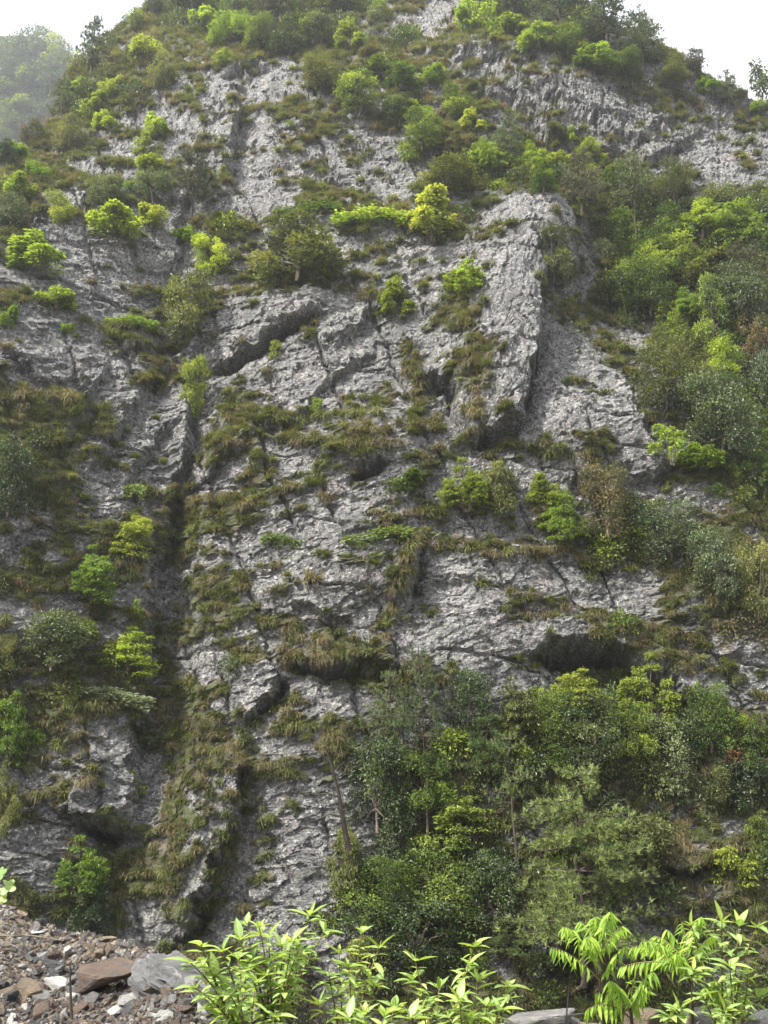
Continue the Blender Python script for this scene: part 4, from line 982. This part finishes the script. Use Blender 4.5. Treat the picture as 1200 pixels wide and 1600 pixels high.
def stone_material(name, c0, c1, c2, rough=.6):
    m, n, b, out = newmat(name); tc = N(n, 'ShaderNodeTexCoord').outputs['Object']
    rnd = N(n, 'ShaderNodeObjectInfo').outputs['Random']
    ofs = N(n, 'ShaderNodeVectorMath', operation='ADD'); n.links.new(tc, ofs.inputs[0])
    cmb = N(n, 'ShaderNodeCombineXYZ'); ml = N(n, 'ShaderNodeMath', operation='MULTIPLY'); ml.inputs[1].default_value = 40
    n.links.new(rnd, ml.inputs[0]); n.links.new(ml.outputs[0], cmb.inputs[0]); n.links.new(cmb.outputs[0], ofs.inputs[1]); v = ofs.outputs[0]
    st = N(n, 'ShaderNodeMapping'); st.inputs['Scale'].default_value = (1, 1, 3.2); n.links.new(v, st.inputs[0])
    c = mixc(n, ramp(n, noise(n, st.outputs[0], 2.2, 7, .7), .35, .65), c0, c1)
    c = mixc(n, ramp(n, noise(n, v, 3.5, 6, .7, .5), .54, .68), c, c2)
    hs = N(n, 'ShaderNodeHueSaturation'); mv = N(n, 'ShaderNodeMapRange'); mv.inputs[3].default_value = .7; mv.inputs[4].default_value = 1.3
    n.links.new(rnd, mv.inputs[0]); n.links.new(mv.outputs[0], hs.inputs['Value']); n.links.new(c, hs.inputs['Color'])
    n.links.new(hs.outputs[0], b.inputs['Base Color']); b.inputs['Roughness'].default_value = rough
    bp = N(n, 'ShaderNodeBump'); bp.inputs['Strength'].default_value = 1.0; bp.inputs['Distance'].default_value = .06
    n.links.new(noise(n, st.outputs[0], 7, 7, .75), bp.inputs['Height']); n.links.new(bp.outputs[0], b.inputs['Normal'])
    return m
SM = {'grey': stone_material('grey_slate', (.11, .106, .10), (.21, .20, .188), (.31, .295, .27)),
      'dark': stone_material('dark_slate', (.05, .05, .052), (.10, .098, .096), (.17, .16, .15), .5),
      'rust': stone_material('rusty_slate', (.11, .075, .055), (.20, .135, .095), (.10, .095, .09)),
      'white': stone_material('pale_quartz_slate', (.42, .41, .39), (.64, .62, .58), (.33, .30, .26)),
      'tan': stone_material('tan_sandstone', (.19, .145, .095), (.30, .23, .15), (.17, .155, .14))}
def stone_mesh(seed, flat, name='stone'):
    g = random.Random(seed); bm = bmesh.new()
    for k in range(18):
        a = g.uniform(0, 6.28); r = g.uniform(.36, .5); z = g.choice([-.5, -.35, .35, .5, .5])*flat*g.uniform(.75, 1)
        bm.verts.new((r*math.cos(a)*1.0, r*math.sin(a)*g.uniform(.6, .95), z + .12*flat*math.cos(a+seed)))
    r_ = bmesh.ops.convex_hull(bm, input=bm.verts)
    bmesh.ops.delete(bm, geom=[v for v in bm.verts if not v.link_faces], context='VERTS')
    bmesh.ops.bevel(bm, geom=list(bm.edges), offset=.018, segments=1, affect='EDGES')
    m = bpy.data.meshes.new(name); bm.to_mesh(m); bm.free(); m.materials.append(SM['grey']); return m
STONES = [stone_mesh(k, f) for k, f in enumerate([.16, .22, .34, .20, .42, .14, .55, .12, .26, .18])]
def stone(u, v, wpx, mat, label, k=None, hr=1.0, tilt=(0, 0), group=None, rz=None, name='stone', dr=.8):
    p = hitb(u, v); W = wpx*depth_of(p)/FPX
    o = link(name, STONES[random.randrange(10) if k is None else k], None, p + Vector((0, 0, W*.10*hr)))
    o.rotation_euler = (tilt[0], tilt[1], random.uniform(0, 6.28) if rz is None else rz); o.scale = (W*1.1, W*1.1*dr, W*1.1*hr)
    o.material_slots[0].link = 'OBJECT'; o.material_slots[0].material = SM[mat]
    tag(o, label, 'stone', group); return o
stone(172, 1546, 108, 'rust', 'large flat rusty brown slab on the rubble heap', 3, 1.5, (.30, -.06), rz=.15, dr=.75)
def boulder():
    g = np.random.default_rng(5); nlat, nlon = 26, 40; V_ = []
    for a in range(nlat+1):
        for b in range(nlon):
            th = math.pi*a/nlat; ph = 2*math.pi*b/nlon; d = np.array([math.sin(th)*math.cos(ph), math.sin(th)*math.sin(ph), math.cos(th)])
            V_.append(np.sign(d)*np.abs(d)**.75)
    V_ = np.array(V_); lay = V_[:, 2]*4.2+V_[:, 0]*1.6
    r = 1+.20*(facets(V_[:, 0]*1.5+3, V_[:, 1]*1.5+V_[:, 2]*1.3, 9, 1.5)) + .09*(h2(np.floor(lay), np.floor(lay)*0, 4)-.5)*2 + .07*facets(V_[:, 0]*4+V_[:, 2]*3, V_[:, 1]*4+9, 12, 1.6)
    V_ = V_*r[:, None]*.5; F_ = [(a*nlon+b, (a+1)*nlon+b, (a+1)*nlon+(b+1) % nlon, a*nlon+(b+1) % nlon) for a in range(nlat) for b in range(nlon)]
    return np_mesh('boulder', V_, np.array(F_), SM['boulder'])
SM['boulder'] = stone_material('layered_grey_rock', (.10, .10, .10), (.20, .197, .193), (.32, .31, .30))
p = hitb(262, 1545); o = link('boulder', boulder(), None, p+Vector((0, .12, -.02))); o.scale = (.46, .42, .27); o.rotation_euler = (.1, .42, -.2)
tag(o, 'big grey layered boulder at the right crest of the rubble heap', 'boulder')
stone(330, 1580, 90, 'dark', 'dark wedge of rock at the right foot of the pale boulder', 2, .8, (.1, .45), rz=.3)
stone(88, 1545, 46, 'white', 'bright white angular stone left of the rusty slab', 2, 1.1, (.5, .2), rz=.5)
stone(42, 1556, 42, 'tan', 'tan upright stone left of the bright white stone', 4, 1.5, (.4, .3), rz=.3)
stone(84, 1512, 38, 'dark', 'dark flat stone above the bright white stone', 1, 1.1, (.2, -.2))
stone(66, 1560, 42, 'grey', 'light grey slanted stone below the bright white stone', 0, 1.0, (.35, .1), rz=.1)
stone(202, 1570, 48, 'white', 'white jagged stone in front of the rusty slab', 7, 1.2, (.4, -.2), rz=1.2)
stone(14, 1560, 38, 'dark', 'dark block stone at the left picture edge', 4, 1.0)
stone(62, 1446, 28, 'dark', 'dark block on the crest line of the rubble heap', 6, 1.0)
stone(58, 1460, 26, 'white', 'pale flat stone under the dark crest block', 3, .9, (.2, 0), rz=.2)
stone(170, 1470, 26, 'tan', 'ochre flat stone on the crest of the rubble heap', 3, 1.0, (.1, 0), rz=0)
stone(205, 1464, 16, 'grey', 'small upright grey stone on the crest of the rubble heap', 2, 1.2)
stone(300, 1536, 20, 'white', 'small white stone on top of the pale boulder edge', 2, 1.0)
stone(295, 1572, 34, 'dark', 'dark cracked block in front of the pale boulder', 6, .9)
stone(240, 1592, 44, 'white', 'long white stone at the bottom edge of the rubble heap', 0, 1.0, (.3, 0), rz=2.8)
stone(265, 1566, 34, 'grey', 'grey stone between rusty slab and dark cracked block', 5, 1.2, (.3, .1))
stone(850, 1606, 120, 'grey', 'flat olive grey slab at the bottom edge right of the middle', 1, .9, (.12, -.10), rz=.1, dr=.6)
stone(893, 1598, 44, 'grey', 'grey stone at the right end of the flat olive slab', 4, 1.0, (.1, .2))
stone(906, 1602, 30, 'tan', 'small tan stone in front of the grey one', 2, .9)
stone(1000, 1612, 66, 'tan', 'upright tan grey pointed stone at the bottom edge', 6, 1.6, (.15, .1), rz=.4)
stone(1098, 1606, 76, 'grey', 'blue grey rough stone at the bottom right', 4, .9, (.2, -.1), rz=.2)
stone(1150, 1606, 46, 'white', 'pinkish white crumbled stone at the bottom right', 5, .7)
stone(1194, 1604, 54, 'white', 'white grey stone in the bottom right corner', 6, 1.0, (.2, .3))
stone(1045, 1606, 34, 'tan', 'small brown stone between pointed and blue grey stones', 1, .8)
LB = {'grey': 'grey slate', 'dark': 'blackish slate', 'rust': 'rust brown slate', 'white': 'whitish stone', 'tan': 'tan stone'}
ZN = [(lambda u, v: u > 330, 'under the leaves of the left sapling'), (lambda u, v: v < np.interp(u, FU, FV)+16, 'along the crest of the heap'),
      (lambda u, v: u > 232, 'round the grey boulder'), (lambda u, v: u > 118 and v > 1556, 'in front of the rusty slab'), (lambda u, v: u > 118, 'behind the rusty slab'),
      (lambda u, v: v > 1575, 'at the bottom edge left of the dry stalk'), (lambda u, v: u < 45, 'near the left picture edge'), (lambda u, v: v > 1520, 'round the bright white stone'), (lambda u, v: True, 'on the upper left part of the heap')]
for k in range(272):
    for _ in range(40):
        u = random.uniform(-20, 420); vt = np.interp(u, FU, FV); v = vt+4+(1630-vt)*random.random()**.9
        if not (118 < u < 228 and 1500 < v < 1558): break
    mt = random.choices(['grey', 'dark', 'rust', 'white', 'tan'], [26, 20, 20, 17, 17])[0]
    sz = random.choice([11, 12, 13, 15, 17, 20, 25, 32])*(.75+.45*(v-1400)/200)
    stone(u, v, sz, mt, '%s %s shard %s' % ('small' if sz < 15 else 'larger' if sz > 22 else 'middling', LB[mt], [z for f, z in ZN if f(u, v)][0]), None, random.uniform(.8, 1.5), (random.gauss(0, .5), random.gauss(0, .5)), 'loose stones of the rubble heap')
# gravel between them
pts_ = []
for k in range(9500):
    u = random.uniform(-100, 430) if random.random() < .8 else random.uniform(800, 1300)
    vt = np.interp(u, FU, FV); pts_.append(hitb(u, vt+1+(1660-vt)*random.random()))
gv = bpy.data.meshes.new('gravel'); gv.from_pydata([tuple(p+Vector((0, 0, .004))) for p in pts_], [], []); n_ = len(pts_)
gsrc = {}
for k, mt in enumerate(['grey', 'dark', 'rust', 'white', 'tan']):
    o = [x for x in COL.objects if x.name.startswith('stone') and x.material_slots and x.material_slots[0].material == SM[mt]][-1]
    d_ = o.data.copy(); d_.materials.clear(); d_.materials.append(SM[mt]); o.data = d_; o.material_slots[0].link = 'DATA'; gsrc[k] = o
q = gv.attributes.new('idx', 'INT', 'POINT'); q.data.foreach_set('value', RNG.choice(5, n_, p=[.26, .16, .26, .12, .20]).astype(np.int32))
q = gv.attributes.new('size', 'FLOAT', 'POINT'); q.data.foreach_set('value', RNG.uniform(.012, .045, n_).astype(np.float32))
q = gv.attributes.new('turn', 'FLOAT_VECTOR', 'POINT'); q.data.foreach_set('vector', RNG.uniform(-3, 3, n_*3).astype(np.float32))
gravel = tag(link('gravel', gv), 'fine mixed slate chips filling the rubble bank', 'gravel', kind='stuff'); scatter(gravel, gsrc, 'gravel_scatter')

# ------------------------------------------------------------------ foreground saplings
M['fgleaf'] = leaf_material('sapling_leaves', (.19, .30, .07), (.27, .39, .10), (.42, .52, .19), .42, .42, .4)
M['fgyoung'] = leaf_material('young_sapling_leaves', (.20, .28, .04), (.26, .33, .05), (.34, .40, .08), .45, .45, .35)
M['fgpinn'] = leaf_material('pinnate_leaves', (.16, .29, .022), (.23, .38, .03), (.36, .50, .06), .5, .55, .3)
M['stem'] = plain_material('green_brown_stem', (.09, .08, .03), (.16, .13, .05), 12, .7, .2)
def blade(name, mat, wd, curl, fold, seed=0):
    st_ = [(0, .04), (.15, .55), (.32, .95), (.5, 1.0), (.7, .72), (.88, .33), (1, 0)]
    V_, C_ = [], []; 
    for t, b in st_:
        z = -curl*t*t; y = b*wd*.5
        V_ += [(t, -y, z+fold*y), (t, 0, z), (t, y, z+fold*y)]; C_ += [.15, .75, .15]
    F_ = []
    for k in range(len(st_)-1):
        a = k*3; F_ += [(a, a+3, a+4, a+1), (a+1, a+4, a+5, a+2)]
    return np_mesh(name, V_, np.array(F_), mat, True, C_)
LEAF = [blade('leaf', M['fgleaf'], .38, .18, .35), blade('leaf', M['fgleaf'], .36, .30, .45), blade('leaf', M['fgleaf'], .42, .08, .3), blade('leaf', M['fgyoung'], .24, .05, .6)]
LFT = [blade('leaflet', M['fgpinn'], .19, .30, .4), blade('leaflet', M['fgpinn'], .17, .5, .5), blade('leaflet', M['fgpinn'], .21, .15, .3)]
def orient(o, p, d, L, up=Vector((0, 0, 1))):
    x = d.normalized(); y = up.cross(x)
    if y.length < 1e-4: y = Vector((0, 1, 0))
    y.normalize(); z = x.cross(y)
    o.matrix_basis = Matrix.Translation(p) @ Matrix(((x.x, y.x, z.x, 0), (x.y, y.y, z.y, 0), (x.z, y.z, z.z, 0), (0, 0, 0, 1))) @ Matrix.Scale(L, 4)
def bez(a, b, c, t): return a*(1-t)**2 + b*2*t*(1-t) + c*t*t
def whorl_plant(base, tips, dep, label, size=.098, name='leafy_sapling', young=.25, start=.35):
    root = at(base[0], base[1], dep); e = link(name, None, None, root)
    for (u, v) in tips:
        dd = dep+random.uniform(-.35, .35); tip = at(u, v, dd)-root
        mid = tip*.5+Vector((random.uniform(-.05, .05)-tip.x*.15, random.uniform(-.05, .05), tip.length*.10))
        off = Vector((random.uniform(-.04, .04), random.uniform(-.04, .04), 0))
        ch = [(bez(off, mid, tip, t/7), .0075-.005*t/7) for t in range(8)]
        link('stem', tubes([ch], M['stem'], 'stem', 5), e)
        Ln = tip.length; nw = max(3, int(Ln*(1-start)/.042)); phi = random.uniform(0, 6.28)
        for k in range(nw+1):
            t = start+(1-start)*k/nw; p = bez(off, mid, tip, t); ax = (bez(off, mid, tip, min(1, t+.05))-bez(off, mid, tip, t-.05)).normalized()
            top_ = k == nw; nl = random.randint(5, 6) if top_ else random.choice([2, 2, 3])
            for j in range(nl):
                phi += 2.4 if not top_ else 6.28/nl; rad = Vector((math.cos(phi), math.sin(phi), 0))
                el = random.uniform(.1, 1.1) if top_ else random.uniform(-.4, .7)
                d = (rad*math.cos(el)+ax*math.sin(el)).normalized()
                m = LEAF[3] if (top_ and j == 0) or random.random() < young*.3 else LEAF[random.randrange(3)]
                o = link('leaf', m, e); orient(o, p, d, size*random.uniform(.5, 1.3)*(1 if top_ else .9), (Vector((0, 0, 1))+rad*-.3).normalized())
        if True:
            o = link('leaf', LEAF[3], e); orient(o, tip, (ax+Vector((random.uniform(-.4, .4), random.uniform(-.4, .4), .3))).normalized(), size*.5, Vector((1, 0, 0)))
    tag(e, label, 'sapling', 'foreground saplings'); return e
whorl_plant((385, 1665), [(298, 1505), (315, 1480), (348, 1488), (336, 1528), (372, 1500), (360, 1556), (306, 1545), (400, 1538), (335, 1575), (375, 1580), (325, 1515), (352, 1535), (318, 1560), (385, 1520), (345, 1592)], 4.9, 'dense leafy sapling spilling over the right foot of the rubble heap')
whorl_plant((420, 1660), [(385, 1446), (405, 1450), (420, 1466), (455, 1472), (484, 1432), (507, 1456), (466, 1486), (432, 1500), (395, 1500), (450, 1530), (375, 1470), (415, 1525), (440, 1480), (405, 1570), (430, 1590)], 5.2, 'tall forked leafy sapling in front of the grey cliff foot')
whorl_plant((545, 1720), [(566, 1458), (592, 1482), (530, 1490), (514, 1524), (545, 1512), (583, 1542), (500, 1572), (530, 1580), (560, 1590)], 5.1, 'slender leafy sapling left of the middle, with long red stems', young=.6)
whorl_plant((690, 1700), [(649, 1502), (645, 1532), (741, 1480), (733, 1508), (686, 1546), (622, 1580), (660, 1580)], 5.0, 'sapling with one long shoot bending right in the bottom middle', young=.6)
whorl_plant((745, 1720), [(746, 1534), (794, 1542), (718, 1566), (760, 1572), (700, 1590), (780, 1580), (735, 1590)], 4.9, 'pale leaved low sapling left of the flat olive slab')
whorl_plant((580, 1720), [(600, 1590), (640, 1592), (570, 1586), (615, 1575), (545, 1592)], 4.7, 'low leafy growth at the bottom edge in the middle')
whorl_plant((1140, 1660), [(1080, 1446), (1128, 1442), (1155, 1448), (1182, 1450), (1140, 1510), (1168, 1522), (1098, 1556), (1132, 1580), (1184, 1560), (1160, 1580)], 5.4, 'tall leafy sapling at the bottom right with whorled leaf tops', young=.5)
whorl_plant((1088, 1640), [(1084, 1518)], 5.3, 'single stemmed sapling with one leaf whorl at the bottom right', start=.9)
whorl_plant((1052, 1640), [(1060, 1578), (1048, 1590)], 5.0, 'small leaf rosette beside the pointed stone', start=.8)
def pinnate(base, crown, tips, dep, label, trunk_r=.022, ll=.088):
    root = at(base[0], base[1], dep); e = link('pinnate_sapling', None, None, root); c = at(crown[0], crown[1], dep)-root
    link('trunk', tubes([[(Vector((0, 0, 0)), trunk_r), (c*.5+Vector((.015, 0, 0)), trunk_r*.85), (c, trunk_r*.6)]], M['bark'], 'trunk', 7), e)
    for (u, v) in tips:
        tip = at(u, v, dep+random.uniform(-.3, .25))-root; c_ = c*random.uniform(.72, 1.0); mid = (c_+tip)*.5+Vector((0, 0, random.uniform(.15, .45)*(tip-c).length))
        ch = [(bez(c_, mid, tip, t/8), .0045-.003*t/8) for t in range(9)]
        fr = link('frond', tubes([ch], M['stem'], 'frond', 4), e); Ln = (tip-c).length+.1; npair = max(7, int(Ln/.023))
        for k in range(npair+1):
            t = .22+.78*k/npair; p = bez(c_, mid, tip, t); ax = (bez(c_, mid, tip, min(1, t+.04))-bez(c_, mid, tip, t-.04)).normalized(); side = ax.cross(Vector((0, 0, 1))); side = side.normalized() if side.length > .05 else Vector((1, 0, 0))
            for s_ in ((-1, 1) if k < npair else (0,)):
                d = side*s_*random.uniform(.2, .9)+ax*random.uniform(.1, .7)+Vector((random.gauss(0, .12), random.gauss(0, .12), -random.uniform(.35, 1.2)))
                o = link('leaflet', LFT[random.randrange(3)], fr); orient(o, p, d, ll*random.uniform(.55, 1.1)*(1-.35*abs(t-.55)), (ax*.3+side*s_*.5+Vector((0, -.4, .6))).normalized())
    tag(e, label, 'sapling', 'foreground saplings')
pinnate((944, 1660), (936, 1492), [(862, 1480), (880, 1448), (905, 1440), (930, 1432), (955, 1424), (976, 1446), (978, 1476), (915, 1470)], 5.2, 'bright feather leaved sapling on a dark trunk above the pointed stone')
pinnate((1075, 1660), (1078, 1500), [(968, 1512), (985, 1482), (1002, 1472), (1022, 1462), (1042, 1452), (1066, 1440), (1096, 1432), (1120, 1462), (1030, 1500), (1055, 1490)], 5.5, 'broad feather leaved sapling with drooping fronds at the lower right', .016)
pinnate((985, 1660), (985, 1575), [(916, 1578), (930, 1552), (952, 1532), (990, 1528), (1020, 1518), (1008, 1545)], 5.15, 'low feather leaved shoot at the left of the pointed stone', .012, .09)
pinnate((1125, 1660), (1128, 1580), [(1100, 1545), (1118, 1530), (1150, 1540), (1170, 1560)], 5.6, 'small feather leaved shoot among the whorled sapling at bottom right', .01, .08)
# lobed leaves at the left edge
def lobed():
    V_, F_ = [(0, 0, 0)], []; n = 40
    for k in range(n+1):
        a = -2.5+5.0*k/n; r = (.62+.38*abs(math.cos(a*2.5)))*(1-.10*abs(a)); V_.append((r*math.cos(a)*.9, r*math.sin(a)*.8, -.18*r*r+.05*math.cos(a*5)))
    for k in range(n): F_.append((0, k+1, k+2))
    return np_mesh('leaf', V_, np.array(F_), M['fgleaf'], True, [.6]+[.2]*(n+1))
lm = lobed(); root = at(-14, 1425, 6.2); e = link('lobed_plant', None, None, root)
for (u, v), (du, dv), L in (((8, 1384), (1, -.2), .085), ((-2, 1366), (.8, .5), .07), ((0, 1402), (1, -.4), .06), ((-12, 1392), (-1, .2), .08)):
    p = at(u, v, 6.2)-root; link('stem', tubes([[(Vector((0, 0, 0)), .005), (p*.6+Vector((-.01, 0, .02)), .004), (p, .003)]], M['stem'], 'stem', 5), e)
    o = link('leaf', lm, e); orient(o, p, Vector((du, -.35, dv)), L, Vector((0, -.8, .6)))
tag(e, 'small plant with pale lobed leaves at the left edge above the rubble', 'plant')
tw = at(112, 1592, 4.7); o = link('dry_stalk', tubes([[(Vector((0, 0, 0)), .007), (at(110, 1545, 4.7)-tw, .006), (at(109, 1505, 4.75)-tw, .003)]], M['bark'], 'dry_stalk', 5), None, tw)
tag(o, 'thin dark dry stalk standing in the rubble left of the rusty slab', 'stalk')
tw = at(-10, 1462, 6.3); o = link('dry_twig', tubes([[(Vector((0, 0, 0)), .006), (at(50, 1462, 6.2)-tw, .005), (at(100, 1470, 6.05)-tw, .003)]], M['twig'], 'dry_twig', 5), None, tw)
tag(o, 'pale dry twig lying across the top of the rubble heap', 'twig')

# ------------------------------------------------------------------ haze
bm = bmesh.new(); bmesh.ops.create_cube(bm, size=1)
for v in bm.verts: v.co = Vector((v.co.x*1900, v.co.y*1900, -14.5 if v.co.z < 0 else 135))
hzm = bpy.data.meshes.new('haze'); bm.to_mesh(hzm); bm.free()
mh = bpy.data.materials.new('haze'); mh.use_nodes = True; n = mh.node_tree; n.nodes.clear()
ho = n.nodes.new('ShaderNodeOutputMaterial'); pv = n.nodes.new('ShaderNodeVolumePrincipled')
pv.inputs['Color'].default_value = (.93, .96, 1, 1); pv.inputs['Density'].default_value = .0014; pv.inputs['Anisotropy'].default_value = .65
n.links.new(pv.outputs[0], ho.inputs['Volume']); hzm.materials.append(mh)
tag(link('haze', hzm), 'thin bright spring haze in the valley air', kind='stuff')
